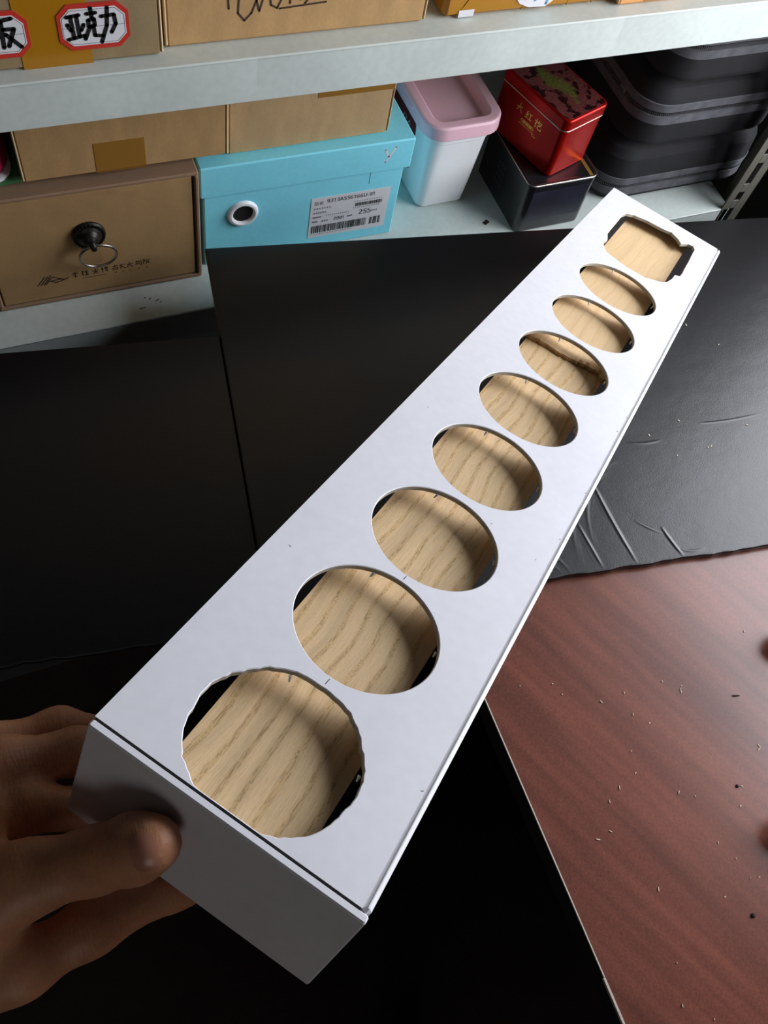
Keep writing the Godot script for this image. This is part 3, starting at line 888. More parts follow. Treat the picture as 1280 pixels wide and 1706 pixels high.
	# ---- three black zip cases in a stack
	var lab := ["black padded zip case at the bottom of the stack beside the tins", "black padded zip case in the middle of the stack, its puller hanging to the left", "black padded zip case on top of the stack, close under the upper shelf"]
	var spec := [[0.752, 0.225, 0.0, 0.079, -0.7645, 0.022], [0.752, 0.205, 0.079, 0.082, -0.7625, 0.044], [0.752, 0.195, 0.161, 0.075, -0.7605, 0.043]]
	for i in 3:
		zip_case(lab[i], Vector3(spec[i][0], SHELF + spec[i][2], spec[i][4]), spec[i][1] if i > 0 else 0.225, spec[i][3], i, spec[i][5])

func loop3(p: PackedVector2Array, y: float) -> Array:
	var out := []
	for q in p: out.append(Vector3(q.x, y, q.y))
	return out

func fill(n: int, v: float) -> Array:
	var out := []
	for i in n: out.append(v)
	return out

func zip_case(label: String, at: Vector3, w: float, h: float, i: int, zy: float) -> void:
	var t := thing("zip_case", label, "case", at, 0.0, "stack of black zip cases")
	var d := 0.27
	var p := rrect(w, d, 0.036, 8)
	var st := mb()
	stack(st, p, [[0.0, 0.008], [0.003, 0.0025], [0.008, 0.0005], [zy - 0.013, 0.0]], Transform3D(), true)
	obj("lower_shell", st, M.fabric, t)
	st = mb()
	stack(st, p, [[zy + 0.012, 0.0], [h - 0.020, 0.002], [h - 0.010, 0.007], [h - 0.003, 0.018], [h, 0.034]], Transform3D(), true)
	obj("upper_shell", st, M.fabric, t)
	# two tapes of woven band either side of the zip, and the teeth
	st = mb()
	stack(st, p, [[zy - 0.0135, 0.0006], [zy - 0.0125, -0.0007], [zy - 0.0030, -0.0002], [zy - 0.0020, 0.0050]], Transform3D(), true)
	obj("zip_tape", st, M.fabric_tape, t)
	st = mb()
	stack(st, p, [[zy + 0.0020, 0.0050], [zy + 0.0030, -0.0002], [zy + 0.0120, -0.0007], [zy + 0.0130, 0.0006]], Transform3D(), true)
	obj("zip_tape", st, M.fabric_tape, t)
	st = mb()
	var q := inset(p, 0.0012)
	for k in q.size():
		var a := q[k]; var b := q[(k + 1) % q.size()]
		if a.y < 0.02 and b.y < 0.02:
			continue
		var n := maxi(1, int(a.distance_to(b) / 0.0021))
		for j in n:
			var c := a.lerp(b, (j + 0.5) / n)
			var e := (b - a).normalized()
			bx(st, Vector3(-0.0006, -0.0016, -0.0007), Vector3(0.0006, 0.0016, 0.0007), 0.0, Transform3D(Basis(Vector3(e.x, 0, e.y), Vector3.UP, Vector3(-e.y, 0, e.x)), Vector3(c.x, zy, c.y)))
	obj("zip_teeth", st, M.zip, t)
	st = mb()
	bx(st, Vector3(-w / 2 - 0.001, zy - 0.003, d / 2 - 0.055), Vector3(-w / 2 + 0.003, zy + 0.003, d / 2 - 0.044), 0.001)
	var sl := obj("zip_slider", st, M.steel, t)
	if i == 1:
		st = mb()
		bx(st, Vector3(-0.0012, -0.026, -0.005), Vector3(0.0012, 0.0, 0.005), 0.001, Transform3D(Basis(Vector3.BACK, 0.35), Vector3(-w / 2 - 0.002, zy - 0.001, d / 2 - 0.049)))
		obj("zip_puller", st, M.fabric_tape, sl)

func upper_shelf() -> void:
	var y := UPPER
	# brown box with two red-rimmed stickers
	var t := carton("brown_box", "brown cardboard box with yellow tape and red bordered stickers, left on the upper shelf", Vector3(-0.17, y, -0.87), Vector3(0.1310, y + 0.20, -0.6020), M.card_dull, "boxes on the upper shelf")
	var f := face(Vector3(0, y, -0.6019) - t.position)
	decal("tape", M.tape_yellow, f.translated_local(Vector3(0.0440, 0.098, 0)), 0.024, 0.196, 0.0003, t)
	decal("tape", M.tape_yellow, f.translated_local(Vector3(0.0675, 0.098, -0.0001)), 0.026, 0.196, 0.0003, t)
	# characters: acrylic, and the last one of the word for board
	sticker(t, f.translated_local(Vector3(0.0842, 0.0285, 0.0004)), 0.0490, 0.0345, [
		L([-0.52, 0.24, -0.27, 0.27]), L([-0.44, 0.25, -0.42, -0.22]), L([-0.32, 0.25, -0.31, -0.18]), L([-0.52, 0.08, -0.46, -0.05]), L([-0.20, 0.06, -0.26, -0.06]), L([-0.54, -0.24, -0.20, -0.18]),
		L([-0.12, 0.28, 0.06, 0.29]), L([-0.03, 0.40, -0.02, 0.18]), L([-0.10, 0.14, 0.02, 0.16, 0.02, 0.02, -0.10, 0.0, -0.10, 0.14]), L([-0.08, 0.0, -0.20, -0.26]), L([-0.01, 0.0, 0.0, -0.20, 0.16, -0.22]),
		L([0.16, 0.20, 0.42, 0.22, 0.44, 0.02, 0.34, -0.16]), L([0.30, 0.38, 0.26, 0.0, 0.12, -0.36])], 0.0028)
	sticker(t, f.translated_local(Vector3(0.0152, 0.0280, 0.0004)), 0.0500, 0.0345, [
		L([-0.10, 0.22, 0.12, 0.24]), L([0.0, 0.36, 0.02, -0.30]), L([0.0, 0.10, -0.12, -0.12]), L([0.03, 0.12, 0.14, -0.04]),
		L([0.22, 0.30, 0.44, 0.34]), L([0.24, 0.28, 0.20, -0.26]), L([0.26, 0.12, 0.46, 0.12, 0.30, -0.24]), L([0.28, 0.02, 0.54, -0.28])], 0.0030)
	# brown box with brown pen writing
	t = carton("brown_box", "brown cardboard box with brown pen handwriting, in the middle of the upper shelf", Vector3(0.1360, y, -0.87), Vector3(0.3470, y + 0.20, -0.6085), M.card, "boxes on the upper shelf")
	f = face(Vector3(0.175, y + 0.003, -0.6083) - t.position)
	var st := mb()
	strokes(st, [L([0.0065, 0.055, 0.0085, 0.024]), L([0.005, 0.038, 0.019, 0.041]), L([0.018, 0.058, 0.0155, 0.020, 0.0205, 0.0135, 0.026, 0.019, 0.031, 0.032]),
		L([0.026, 0.042, 0.032, 0.020, 0.0385, 0.042, 0.041, 0.024, 0.046, 0.021, 0.053, 0.036]), L([0.056, 0.042, 0.056, 0.024]), L([0.048, 0.0205, 0.085, 0.0225]), L([0.062, 0.045, 0.064, 0.026, 0.070, 0.040, 0.074, 0.030, 0.068, 0.023])], 0.0015, f)
	obj("writing", st, M.ink_brown, t)
	# yellow taped parcel
	t = thing("taped_parcel", "parcel wrapped in shiny yellow tape with a torn blue and white label", "parcel", Vector3(0.447, y, -0.72), 0.0)
	st = mb()
	bx(st, Vector3(-0.083, 0, -0.11), Vector3(0.081, 0.085, 0.1115), 0.004)
	obj("body", st, M.tape_yellow, t)
	st = mb()
	for k in [[-0.070, -0.030], [-0.010, 0.020], [0.035, 0.040], [0.060, 0.052]]:
		tube(st, [Vector3(k[0], 0.002, 0.1112), Vector3((k[0] + k[1]) / 2, 0.035, 0.1118), Vector3(k[1], 0.08, 0.1112)], [0.0006, 0.0009, 0.0005], 6)
	obj("tape_wrinkle", st, M.tape_yellow, t)
	f = face(Vector3(0.001, 0.0, 0.1118))
	st = mb()
	prism(st, PackedVector2Array([Vector2(-0.014, 0.008), Vector2(-0.004, 0.004), Vector2(0.012, 0.0035), Vector2(0.018, 0.008), Vector2(0.0225, 0.017), Vector2(0.021, 0.06), Vector2(-0.026, 0.06), Vector2(-0.024, 0.019)]), 0.0, 0.0006, 0.0, Transform3D(Basis(f.basis.x, f.basis.z, -f.basis.y), f.origin))
	# polygon's second axis maps to -up: flip it
	st = mb()
	var lp := PackedVector2Array([Vector2(-0.026, -0.06), Vector2(0.021, -0.06), Vector2(0.0225, -0.017), Vector2(0.018, -0.008), Vector2(0.012, -0.0035), Vector2(-0.004, -0.004), Vector2(-0.014, -0.008), Vector2(-0.024, -0.019)])
	prism(st, lp, 0.0, 0.0006, 0.0, Transform3D(Basis(f.basis.x, f.basis.z, -f.basis.y), f.origin))
	obj("torn_label", st, M.paper, t)
	st = mb()
	strokes(st, [L([-0.010, 0.012, 0.004, 0.03]), L([0.000, 0.010, 0.014, 0.028]), L([0.012, 0.006, 0.016, 0.03])], 0.0022, f.translated_local(Vector3(0, 0, 0.0008)))
	obj("label_print", st, mat(rgb(110, 170, 215), 0.6), t)
	decal("paper_scrap", M.paper, face(Vector3(-0.062, 0.004, 0.1117)), 0.014, 0.006, 0.0005, t)
	# orange box
	t = carton("orange_box", "pale orange cardboard box at the right end of the upper shelf", Vector3(0.5315, y, -0.87), Vector3(0.605, y + 0.12, -0.6025), mottled(rgb(222, 160, 96), 0.05, 28, 8.0, 0.8), "boxes on the upper shelf")
	decal("tape", M.tape, face(Vector3(0.568, y + 0.06, -0.6024) - t.position), 0.02, 0.115, 0.0003, t)

# ------------------------------------------------------------------ the white box with nine cut-outs
func speaker_box() -> void:
	var W := 0.12; var LEN := 0.7576; var H := 0.0688; var TH := 0.0036; var TP := 0.0028
	var t := thing("speaker_box", "long white box with eight round cut-outs and a notched square one, held up", "box")
	t.transform = Transform3D(Basis(Vector3(0.5934, -0.0268, 0.8044), Vector3(0.2903, 0.9393, -0.1829), Vector3(-0.7507, 0.3420, 0.5652)).orthonormalized(), Vector3(0.2771, 0.8830, -0.2479))
	# local frame: x across (left -), y out of the front panel, z towards the near end; u, v as on the drawing
	var at := func(u: float, v: float, n: float) -> Vector3: return Vector3(u - W / 2, H + n, LEN / 2 - v)
	var gap := 0.0006
	var rg := RandomNumberGenerator.new(); rg.seed = 3
	# outline of the panel (u from 0 to W - TH, v from TH to LEN)
	var u0 := 0.0; var u1 := W - TH; var v0 := TH + gap; var v1 := LEN
	var centres := [0.0365, 0.1122, 0.1865, 0.2608, 0.3350, 0.4085, 0.4829, 0.5584]
	var radii := [0.0352, 0.0342, 0.0341, 0.0337, 0.0339, 0.0338, 0.0340, 0.0343]
	var cu := [0.0592, 0.0600, 0.0608, 0.0608, 0.0603, 0.0610, 0.0616, 0.0612]
	var cuts := []                                    # bounds between the cells along v
	cuts.append(v0)
	for i in 7:
		cuts.append((centres[i] + centres[i + 1]) / 2)
	cuts.append(0.5990)
	cuts.append(v1)
	var st := mb()
	var sw := mb()
	for i in 9:
		var ring := []
		var c: Vector2
		if i < 8:
			c = Vector2(cu[i], centres[i])
			var n := 96
			for k in n:
				var a := TAU * k / n
				var r: float = radii[i]
				if i == 0:                            # the nearest one is sawn roughly
					r += rg.randf_range(-0.00035, 0.00035) + 0.0004 * sin(a * 7.0)
				var p := c + Vector2(cos(a), sin(a)) * r
				p.y = maxf(p.y, v0 + 0.0005)
				ring.append(p)
		else:
			c = Vector2(0.0615, 0.672)
			var k9 := [0.0242, 0.7040, 0.0262, 0.7150, 0.0320, 0.7210, 0.0453, 0.7265, 0.0620, 0.7290, 0.0705, 0.7325, 0.0800, 0.7255, 0.0842, 0.7190, 0.0900, 0.7290, 0.0948, 0.7299, 0.0978, 0.7240, 0.0990, 0.6600, 0.0985, 0.6490, 0.0945, 0.6455, 0.0940, 0.6350, 0.0920, 0.6235, 0.0890, 0.6178, 0.0741, 0.6066, 0.0560, 0.6055, 0.0354, 0.6111, 0.0301, 0.6190, 0.0277, 0.6270, 0.0290, 0.6350, 0.0268, 0.6420, 0.0249, 0.6489, 0.0245, 0.6800]
			var raw := L(k9)
			for k in raw.size():                      # subdivide
				var a: Vector2 = raw[k]; var b: Vector2 = raw[(k + 1) % raw.size()]
				var n := maxi(1, int(a.distance_to(b) / 0.004))
				for j in n:
					ring.append(a.lerp(b, float(j) / n) + Vector2(rg.randf_range(-0.0002, 0.0002), rg.randf_range(-0.0002, 0.0002)))
		# order by angle and add the cell's corners as extra rays
		var cell := Rect2(u0, cuts[i], u1 - u0, cuts[i + 1] - cuts[i])
		var pts := []
		for p in ring:
			pts.append([(p - c).angle(), p])
		for q in [cell.position, Vector2(cell.end.x, cell.position.y), cell.end, Vector2(cell.position.x, cell.end.y)]:
			pts.append([(q - c).angle(), null])
		pts.sort_custom(func(a, b): return a[0] < b[0])
		var n := pts.size()
		for k in n:                                   # ring points for the corner rays
			if pts[k][1] == null:
				var p1: Variant = pts[(k + n - 1) % n][1]
				var p2: Variant = pts[(k + 1) % n][1]
				if p1 == null: p1 = pts[(k + n - 2) % n][1]
				if p2 == null: p2 = pts[(k + 2) % n][1]
				var d := Vector2.from_angle(pts[k][0])
				var hit = Geometry2D.line_intersects_line(c, d, p1, (p2 - p1))
				pts[k][1] = hit if hit != null else (p1 + p2) / 2
		var outer := []
		for k in n:
			var d := Vector2.from_angle(pts[k][0])
			var s := 1e9
			if absf(d.x) > 1e-6: s = minf(s, ((cell.end.x if d.x > 0 else cell.position.x) - c.x) / d.x)
			if absf(d.y) > 1e-6: s = minf(s, ((cell.end.y if d.y > 0 else cell.position.y) - c.y) / d.y)
			outer.append(c + d * s)
		var ch := 0.0004
		for k in n:
			var j := (k + 1) % n
			var a: Vector2 = pts[k][1]; var b: Vector2 = pts[j][1]
			var oa: Vector2 = outer[k]; var ob: Vector2 = outer[j]
			var ea := (a - c).normalized() * ch; var eb := (b - c).normalized() * ch
			var inward := -((a + b) / 2 - c).normalized()
			var e := (b - a).normalized()
			var wn := Vector3(-e.y, 0, -e.x) * (1.0 if Vector2(-e.y, e.x).dot(inward) > 0 else -1.0)
			quad(st, at.call(a.x + ea.x, a.y + ea.y, 0), at.call(b.x + eb.x, b.y + eb.y, 0), at.call(ob.x, ob.y, 0), at.call(oa.x, oa.y, 0), Vector3.UP)
			quad(st, at.call(a.x, a.y, -TP), at.call(b.x, b.y, -TP), at.call(ob.x, ob.y, -TP), at.call(oa.x, oa.y, -TP), Vector3.DOWN)
			quad(st, at.call(a.x + ea.x, a.y + ea.y, 0), at.call(b.x + eb.x, b.y + eb.y, 0), at.call(b.x, b.y, -ch), at.call(a.x, a.y, -ch), (wn + Vector3.UP).normalized())
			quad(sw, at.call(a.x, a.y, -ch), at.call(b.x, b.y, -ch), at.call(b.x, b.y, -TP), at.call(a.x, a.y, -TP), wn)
	for e in [[u0, v0, u1, v0, Vector3.BACK], [u0, v1, u1, v1, Vector3.FORWARD], [u0, v0, u0, v1, Vector3.LEFT], [u1, v0, u1, v1, Vector3.RIGHT]]:
		quad(st, at.call(e[0], e[1], 0), at.call(e[2], e[3], 0), at.call(e[2], e[3], -TP), at.call(e[0], e[1], -TP), e[4])
	var fp := obj("front_panel", st, M.panel, t)
	obj("shaded_sawn_edge", sw, M.sawn, fp)
	# walls
	st = mb(); bx(st, at.call(0, 0, -H), at.call(W, TH, -0.0003), 0.0007); obj("end_wall", st, M.panel, t)
	st = mb(); bx(st, at.call(0.0, LEN - TH, -H), at.call(W, LEN, -TP), 0.0003); obj("end_wall", st, M.panel, t)
	st = mb(); bx(st, at.call(W - TH, TH, -H), at.call(W, LEN, 0.0004), 0.0016); obj("side_wall", st, M.panel_edge, t)
	st = mb(); bx(st, at.call(0, TH, -H), at.call(TH, LEN - TH, -TP), 0.0003); obj("side_wall", st, M.panel, t)
	st = mb()
	bx(st, at.call(0.0006, TH + 0.0001, -0.0035), at.call(W - TH, TH + gap - 0.0001, -0.0004))
	obj("glue_seam", st, M.seam, t)
	# planks under the panel
	var pu0 := 0.0282; var pu1 := 0.0905
	st = mb()
	plank_mesh(st, at, pu0, pu1, TH + 0.0002, 0.4600, -0.0132, 0.006, [], 0.0)
	obj("plank", st, M.plank, t).set_meta("label", "pale ash plank with open grain behind the nearer holes")
	st = mb()
	var torn := []
	for k in 25:
		var f := k / 24.0
		torn.append(0.4340 + 0.008 * f + 0.0010 * sin(f * 9.0 + 0.6) + rg.randf_range(-0.0008, 0.0008) - (0.006 if f > 0.93 else 0.0))
	plank_mesh(st, at, pu0, pu1, 0.42, LEN - TH - 0.0002, -0.0102, 0.0029, torn, 0.0)
	obj("plank", st, M.plank_far, t).set_meta("label", "smooth pale plank with a torn end behind the farther holes")
	st = mb()
	for k in 25:
		if k % 2 == 0:
			var f := k / 24.0
			var u := lerpf(pu0, pu1, f)
			bx(st, at.call(u - 0.0012, torn[k] - 0.0012, -0.0128), at.call(u + 0.0014, torn[k] + 0.004, -0.0112 + rg.randf_range(0, 0.0012)))
	obj("torn_fibre", st, M.wood_end, t)
	# small burrs left on the rims
	st = mb()
	for i in 8:
		for a in [1.95, 0.35]:
			var p: Vector2 = Vector2(cu[i], centres[i]) + Vector2(cos(a), sin(a)) * (radii[i] - 0.0006)
			tube(st, [at.call(p.x, p.y, -TP + 0.0006), at.call(p.x + rg.randf_range(-0.001, 0.001), p.y - 0.0012, -TP - 0.0018)], [0.0008, 0.0004], 6)
	obj("burr", st, M.panel_edge, t).set_meta("kind", "stuff")
	# pencil marks and scuffs
	st = mb()
	var pf := Transform3D(Basis(Vector3.RIGHT, Vector3.FORWARD, Vector3.UP), at.call(0, 0, 0.00008))
	strokes(st, [L([0.060, 0.0735, 0.0603, 0.0765]), L([0.0605, 0.1485, 0.0607, 0.1512])], 0.00035, pf)
	for i in 26:
		var p := Vector2(rg.randf_range(0.004, 0.11), rg.randf_range(0.006, 0.70))
		if (i % 3) == 0: p.x = rg.randf_range(0.1155, 0.1162)
		var d := Vector2.from_angle(rg.randf() * TAU) * rg.randf_range(0.0002, 0.0012)
		var inside := false
		for k in 8:
			if p.distance_to(Vector2(cu[k], centres[k])) < 0.037: inside = true
		if not inside:
			strokes(st, [[p, p + d]], 0.0003, pf)
	obj("scuff", st, M.seam, t).set_meta("kind", "stuff")

func plank_mesh(st: SurfaceTool, at: Callable, u0: float, u1: float, v0: float, v1: float, n: float, thick: float, near: Array, _x: float) -> void:
	var cols := 24
	for k in cols:
		var a := lerpf(u0, u1, k / float(cols)); var b := lerpf(u0, u1, (k + 1) / float(cols))
		var va: float = near[k] if near.size() else v0
		var vb: float = near[k + 1] if near.size() else v0
		var uv := func(u: float, v: float) -> Vector2: return Vector2((u - u0) / (u1 - u0), v / 0.45)
		quad(st, at.call(a, va, n), at.call(b, vb, n), at.call(b, v1, n), at.call(a, v1, n), Vector3.UP, [uv.call(a, va), uv.call(b, vb), uv.call(b, v1), uv.call(a, v1)])
		quad(st, at.call(a, va, n - thick), at.call(b, vb, n - thick), at.call(b, v1, n - thick), at.call(a, v1, n - thick), Vector3.DOWN, [uv.call(a, va), uv.call(b, vb), uv.call(b, v1), uv.call(a, v1)])
		quad(st, at.call(a, va, n), at.call(b, vb, n), at.call(b, vb, n - thick), at.call(a, va, n - thick), Vector3.BACK, [uv.call(a, va), uv.call(b, vb), uv.call(b, vb), uv.call(a, va)])
		quad(st, at.call(a, v1, n), at.call(b, v1, n), at.call(b, v1, n - thick), at.call(a, v1, n - thick), Vector3.FORWARD, [uv.call(a, v1), uv.call(b, v1), uv.call(b, v1), uv.call(a, v1)])
	for e in [[u0, 0, Vector3.LEFT], [u1, 24, Vector3.RIGHT]]:
		var v: float = near[e[1]] if near.size() else v0
		quad(st, at.call(e[0], v, n), at.call(e[0], v1, n), at.call(e[0], v1, n - thick), at.call(e[0], v, n - thick), e[2], [Vector2(0.02, v / 0.45), Vector2(0.02, v1 / 0.45), Vector2(0.06, v1 / 0.45), Vector2(0.06, v / 0.45)])

# ------------------------------------------------------------------ the hand
func hand() -> void:
	var t := thing("person", "bare hand gripping the near end of the white box, thumb across its end", "person", Vector3(-0.09, 1.0, -0.07))
	# bones: a, ra, b, rb
	var B := []
	var chain := func(p: Array, r: Array) -> void:
		for i in p.size() - 1:
			B.append([p[i], r[i], p[i + 1], r[i + 1]])
	# thumb
	chain.call([Vector3(-0.0120, 1.0622, -0.0500), Vector3(-0.0195, 1.0530, -0.0520), Vector3(-0.0337, 1.0373, -0.0551), Vector3(-0.0586, 1.0314, -0.0582), Vector3(-0.0888, 1.0209, -0.0520), Vector3(-0.1230, 1.0069, -0.0439)], [0.0102, 0.0114, 0.0112, 0.0126, 0.0165, 0.022])
	# forefinger below, the next two reaching under the box, little finger hidden
	chain.call([Vector3(0.0150, 0.9925, -0.0390), Vector3(-0.0103, 0.9995, -0.0405), Vector3(-0.0445, 1.0093, -0.0357), Vector3(-0.0716, 1.0110, -0.0311), Vector3(-0.1050, 1.0000, -0.0320)], [0.0078, 0.0088, 0.0098, 0.0110, 0.016])
	chain.call([Vector3(0.0010, 0.9905, -0.0640), Vector3(-0.0323, 0.9980, -0.0800), Vector3(-0.0619, 1.0046, -0.0909), Vector3(-0.0880, 1.0120, -0.0860)], [0.0078, 0.0088, 0.0098, 0.014])
	chain.call([Vector3(-0.0060, 0.9870, -0.0930), Vector3(-0.0349, 0.9952, -0.1085), Vector3(-0.0644, 1.0060, -0.1108), Vector3(-0.0880, 1.0120, -0.1000)], [0.0078, 0.0090, 0.0098, 0.014])
	chain.call([Vector3(-0.0150, 0.9740, -0.1150), Vector3(-0.0420, 0.9780, -0.1270), Vector3(-0.0700, 0.9830, -0.1260), Vector3(-0.0980, 0.9950, -0.1080)], [0.0066, 0.0074, 0.0084, 0.013])
	# palm, web and forearm
	chain.call([Vector3(-0.0900, 1.0100, -0.1020), Vector3(-0.0855, 1.0240, -0.0870), Vector3(-0.0925, 1.0220, -0.0740), Vector3(-0.1000, 1.0090, -0.0520)], [0.015, 0.018, 0.018, 0.020])
	chain.call([Vector3(-0.0700, 1.0270, -0.0620), Vector3(-0.0890, 1.0220, -0.0780)], [0.0105, 0.016])
	chain.call([Vector3(-0.0980, 0.9950, -0.1060), Vector3(-0.1400, 0.9900, -0.0720)], [0.016, 0.026])
	chain.call([Vector3(-0.0950, 1.0120, -0.0800), Vector3(-0.1500, 0.9900, -0.0500), Vector3(-0.2000, 0.9720, -0.0200), Vector3(-0.3300, 0.9300, 0.0600)], [0.020, 0.0275, 0.0270, 0.038])
	var st := mb()
	field_mesh(st, B, 0.0028, 0.0085, Vector3(-0.33, 0.88, -0.145), Vector3(0.028, 1.082, 0.11), t.position)
	obj("hand_and_wrist", st, M.skin, t)
	# thumb nail: a curved shell on the upper side of the thumb tip
	var tip := Vector3(-0.0126, 1.0616, -0.0500)
	var out := Vector3(-0.26, 0.90, 0.30).normalized()
	var along := Vector3(0.63, 0.77, 0.17)
	along = (along - out * out.dot(along)).normalized()
	var side := along.cross(out)
	st = mb()
	var nu := 12; var nv := 12
	var pt := func(i: int, j: int) -> Vector3:
		var b := lerpf(-0.78, 0.60, j / float(nv))
		var q := (b + 0.09) / 0.69
		var a := lerpf(-0.66, 0.66, i / float(nu)) * pow(maxf(0.0, 1.0 - pow(absf(q), 3.0)), 0.4)
		var r := 0.0108 - 0.0004 * q * q
		return tip + (out * cos(a) * cos(b) + side * sin(a) * cos(b) + along * sin(b)) * r - t.position
	for i in nu:
		for j in nv:
			var c := [pt.call(i, j), pt.call(i + 1, j), pt.call(i + 1, j + 1), pt.call(i, j + 1)]
			var n := [0, 0, 0, 0]
			for k in 4: n[k] = (c[k] + t.position - tip).normalized()
			smooth_tri(st, [c[0], c[1], c[2]], [n[0], n[1], n[2]], [Vector2.ZERO, Vector2.ZERO, Vector2.ZERO])
			smooth_tri(st, [c[0], c[2], c[3]], [n[0], n[2], n[3]], [Vector2.ZERO, Vector2.ZERO, Vector2.ZERO])
	obj("thumb_nail", st, M.nail, t)

# skin over tapered bones: smooth union of capsules, meshed as surface nets
func field_mesh(st: SurfaceTool, bones: Array, h: float, k: float, lo: Vector3, hi: Vector3, origin: Vector3) -> void:
	var n := Vector3i(((hi - lo) / h).ceil()) + Vector3i.ONE
	var g := PackedFloat32Array()
	g.resize(n.x * n.y * n.z)
	g.fill(1.0)
	var lines := []
	var sx := n.y * n.z
	for b in bones:
		var a: Vector3 = b[0]; var e: Vector3 = b[2]
		var ra: float = b[1]; var rb: float = b[3]
		var reach := maxf(ra, rb) + 0.02
		var p0 := Vector3i(((a.min(e) - Vector3.ONE * reach - lo) / h).floor()).clamp(Vector3i.ZERO, n - Vector3i.ONE)
		var p1 := Vector3i(((a.max(e) + Vector3.ONE * reach - lo) / h).ceil()).clamp(Vector3i.ZERO, n - Vector3i.ONE)
		var ab := e - a
		var inv := 1.0 / maxf(ab.length_squared(), 1e-9)
		for x in range(p0.x, p1.x + 1):
			for y in range(p0.y, p1.y + 1):
				for z in range(p0.z, p1.z + 1):
					var p := lo + Vector3(x, y, z) * h
					var s := clampf((p - a).dot(ab) * inv, 0.0, 1.0)
					var d := p.distance_to(a + ab * s) - lerpf(ra, rb, s)
					var at := x * sx + y * n.z + z
					var q := g[at]
					var m := maxf(k - absf(d - q), 0.0) / k
					g[at] = minf(d, q) - m * m * k * 0.25
	var vert := {}
	var pos := PackedVector3Array()
	var nor := PackedVector3Array()
	var corner := [0, 1, n.z, n.z + 1, sx, sx + 1, sx + n.z, sx + n.z + 1]
	var off := [Vector3(0, 0, 0), Vector3(0, 0, 1), Vector3(0, 1, 0), Vector3(0, 1, 1), Vector3(1, 0, 0), Vector3(1, 0, 1), Vector3(1, 1, 0), Vector3(1, 1, 1)]
	var edges := [[0, 1], [2, 3], [4, 5], [6, 7], [0, 2], [1, 3], [4, 6], [5, 7], [0, 4], [1, 5], [2, 6], [3, 7]]
	for x in n.x - 1:
		for y in n.y - 1:
			for z in n.z - 1:
				var at := x * sx + y * n.z + z
				var neg := 0
				for c in 8:
					if g[at + corner[c]] < 0.0: neg += 1
				if neg == 0 or neg == 8: continue
				var sum := Vector3.ZERO
				var cnt := 0
				for e in edges:
					var v0 := g[at + corner[e[0]]]; var v1 := g[at + corner[e[1]]]
					if (v0 < 0.0) != (v1 < 0.0):
						sum += off[e[0]].lerp(off[e[1]], v0 / (v0 - v1)); cnt += 1
				vert[at] = pos.size()
				pos.append(lo + (Vector3(x, y, z) + sum / cnt) * h - origin)
				var gr := Vector3(g[at + sx] + g[at + sx + n.z + 1] - g[at] - g[at + n.z + 1], g[at + n.z] + g[at + n.z + sx + 1] - g[at] - g[at + sx + 1], g[at + 1] + g[at + 1 + sx + n.z] - g[at] - g[at + sx + n.z])
				nor.append(gr.normalized())
	var dirs := [[sx, n.z, 1], [n.z, sx, 1], [1, sx, n.z]]
	for at in vert:
		for d in dirs:
			var a := g[at]; var b := g[at + int(d[0])]
			if (a < 0.0) == (b < 0.0): continue
			var i0: int = at; var i1: int = at - int(d[1]); var i2: int = at - int(d[1]) - int(d[2]); var i3: int = at - int(d[2])
			if not (vert.has(i1) and vert.has(i2) and vert.has(i3)): continue
			var v := [vert[i0], vert[i1], vert[i2], vert[i3]]
			var u := Vector2.ZERO
			smooth_tri(st, [pos[v[0]], pos[v[1]], pos[v[2]]], [nor[v[0]], nor[v[1]], nor[v[2]]], [u, u, u])
			smooth_tri(st, [pos[v[0]], pos[v[2]], pos[v[3]]], [nor[v[0]], nor[v[2]], nor[v[3]]], [u, u, u])

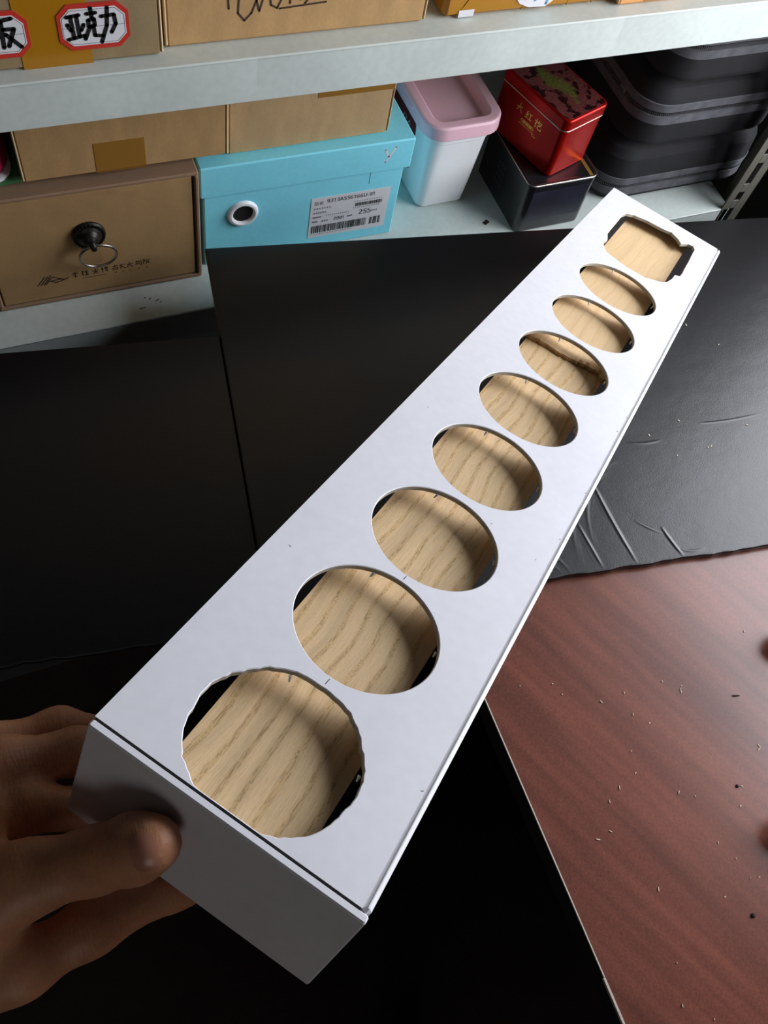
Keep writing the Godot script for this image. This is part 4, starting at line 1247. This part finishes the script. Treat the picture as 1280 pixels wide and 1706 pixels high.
# ------------------------------------------------------------------ small things
func small_things() -> void:
	# dust and shavings
	var rg := RandomNumberGenerator.new(); rg.seed = 8
	var st := mb()
	for i in 46:
		var p := Vector3(rg.randf_range(0.27, 0.50), DESK + 0.0004, rg.randf_range(-0.12, 0.15))
		if p.x < 0.26 + (p.z + 0.12) * 0.05: continue
		var l := rg.randf_range(0.0004, 0.0016)
		bx(st, Vector3(-l, -0.0003, -0.0003), Vector3(l, 0.0003, 0.0003), 0.0, Transform3D(Basis(Vector3.UP, rg.randf() * TAU), p))
	for i in 14:
		var p := Vector3(rg.randf_range(0.42, 0.62), BOARD + 0.0003, rg.randf_range(-0.45, -0.25))
		var l := rg.randf_range(0.0004, 0.0012)
		bx(st, Vector3(-l, -0.0003, -0.0004), Vector3(l, 0.0003, 0.0004), 0.0, Transform3D(Basis(Vector3.UP, rg.randf() * TAU), p))
	var s := obj("wood_dust", st, M.crumb)
	tag(s, "tiny pale wood shavings scattered over the desk and the black board", "shavings")
	s.set_meta("kind", "stuff")
	var spots := [[Vector3(0.4045, DESK, 0.0155), 0.0014, "round dark crumb on the desk in the middle of its right part"], [Vector3(0.3660, DESK, 0.0995), 0.0018, "dark crumb on the desk nearest the bottom of the picture"]]
	for k in spots:
		st = mb()
		lathe(st, [Vector2(0, k[1] * 1.1), Vector2(k[1] * 0.7, k[1] * 0.9), Vector2(k[1], k[1] * 0.3), Vector2(k[1] * 0.8, 0)], Transform3D(), 9)
		var c := obj("crumb", st, M.crumb_dark)
		c.position = k[0]
		tag(c, k[2], "crumb", "dark crumbs")
	st = mb()
	tube(st, [Vector3(-0.003, 0.0006, -0.0008), Vector3(0.0, 0.0012, 0.0003), Vector3(0.003, 0.0006, 0.0012)], [0.0004, 0.0006, 0.0004], 6)
	var sp := obj("splinter", st, M.crumb_dark)
	sp.position = Vector3(0.4425, DESK, -0.0475)
	tag(sp, "thin dark splinter lying on the desk below the black board", "splinter")
	st = mb()
	bx(st, Vector3(-0.004, 0, -0.0025), Vector3(0.004, 0.0012, 0.0025), 0.0006, Transform3D(Basis(Vector3.UP, 0.5), Vector3.ZERO))
	sp = obj("shelf_scrap", st, M.crumb_dark)
	sp.position = Vector3(0.4955, SHELF, -0.6330)
	tag(sp, "small dark scrap on the lower shelf between the tub and the black tin", "scrap")
	# dark wooden knobs at the right edge of the picture
	var lab := ["dark rounded knob on the desk at the right edge, just below the black board", "reddish rounded knob on the desk at the right edge, the nearer of the two"]
	var kp := [Vector3(0.5120, DESK, -0.0720), Vector3(0.4290, DESK, 0.0600)]
	for i in 2:
		var t := thing("wooden_knob", lab[i], "knob", kp[i], 0.0, "knobs at the right edge")
		st = mb()
		lathe(st, [Vector2(0, 0.030), Vector2(0.006, 0.029), Vector2(0.011, 0.025), Vector2(0.0128, 0.019), Vector2(0.011, 0.012), Vector2(0.007, 0.008)])
		obj("ball", st, M.dark_wood, t)
		st = mb()
		lathe(st, [Vector2(0.0068, 0.009), Vector2(0.007, 0.005), Vector2(0.0105, 0.003), Vector2(0.011, 0.0)])
		obj("base", st, M.dark_wood, t)
	# chair in the dark below the desk
	var t := thing("office_chair", "black office chair barely visible in the dark below the desk edge", "chair", Vector3(0.02, 0, 0.42))
	st = mb(); stack(st, rrect(0.46, 0.44, 0.08, 6), [[0.42, 0.02], [0.44, 0.0], [0.475, 0.0], [0.49, 0.03]], Transform3D(), true); obj("seat", st, M.black_chair, t)
	for sx in [-1.0, 1.0]:
		st = mb()
		var loop := []
		for i in 24:
			var f := TAU * i / 24
			loop.append(Vector3(sx * 0.25, 0.55 + 0.11 * sin(f), 0.0 + 0.15 * cos(f)))
		tube(st, loop, fill(24, 0.017), 8, true)
		obj("armrest", st, M.black_chair, t)
	st = mb(); stack(st, rrect(0.42, 0.06, 0.028, 5), [[0.52, 0.01], [0.54, 0.0], [0.92, 0.0], [0.95, 0.02]], Transform3D(Basis(), Vector3(0, 0, 0.25)), true)
	bx(st, Vector3(-0.03, 0.43, 0.20), Vector3(0.03, 0.56, 0.25), 0.005)
	obj("backrest", st, M.black_chair, t)
	st = mb(); tube(st, [Vector3(0, 0.08, 0), Vector3(0, 0.43, 0)], [0.028, 0.025], 12); obj("column", st, M.black_chair, t)
	for i in 5:
		var f := TAU * i / 5 + 0.3
		st = mb()
		tube(st, [Vector3(0, 0.10, 0), Vector3(cos(f) * 0.15, 0.085, sin(f) * 0.15), Vector3(cos(f) * 0.29, 0.065, sin(f) * 0.29)], [0.025, 0.02, 0.014], 8)
		var leg := obj("leg", st, M.black_chair, t)
		st = mb()
		lathe(st, [Vector2(0, -0.02), Vector2(0.028, -0.02), Vector2(0.03, 0), Vector2(0.028, 0.02), Vector2(0, 0.02)], Transform3D(Basis(Vector3(cos(f), 0, sin(f)), PI / 2), Vector3(cos(f) * 0.29, 0.03, sin(f) * 0.29)), 14)
		obj("castor", st, M.black_chair, leg)
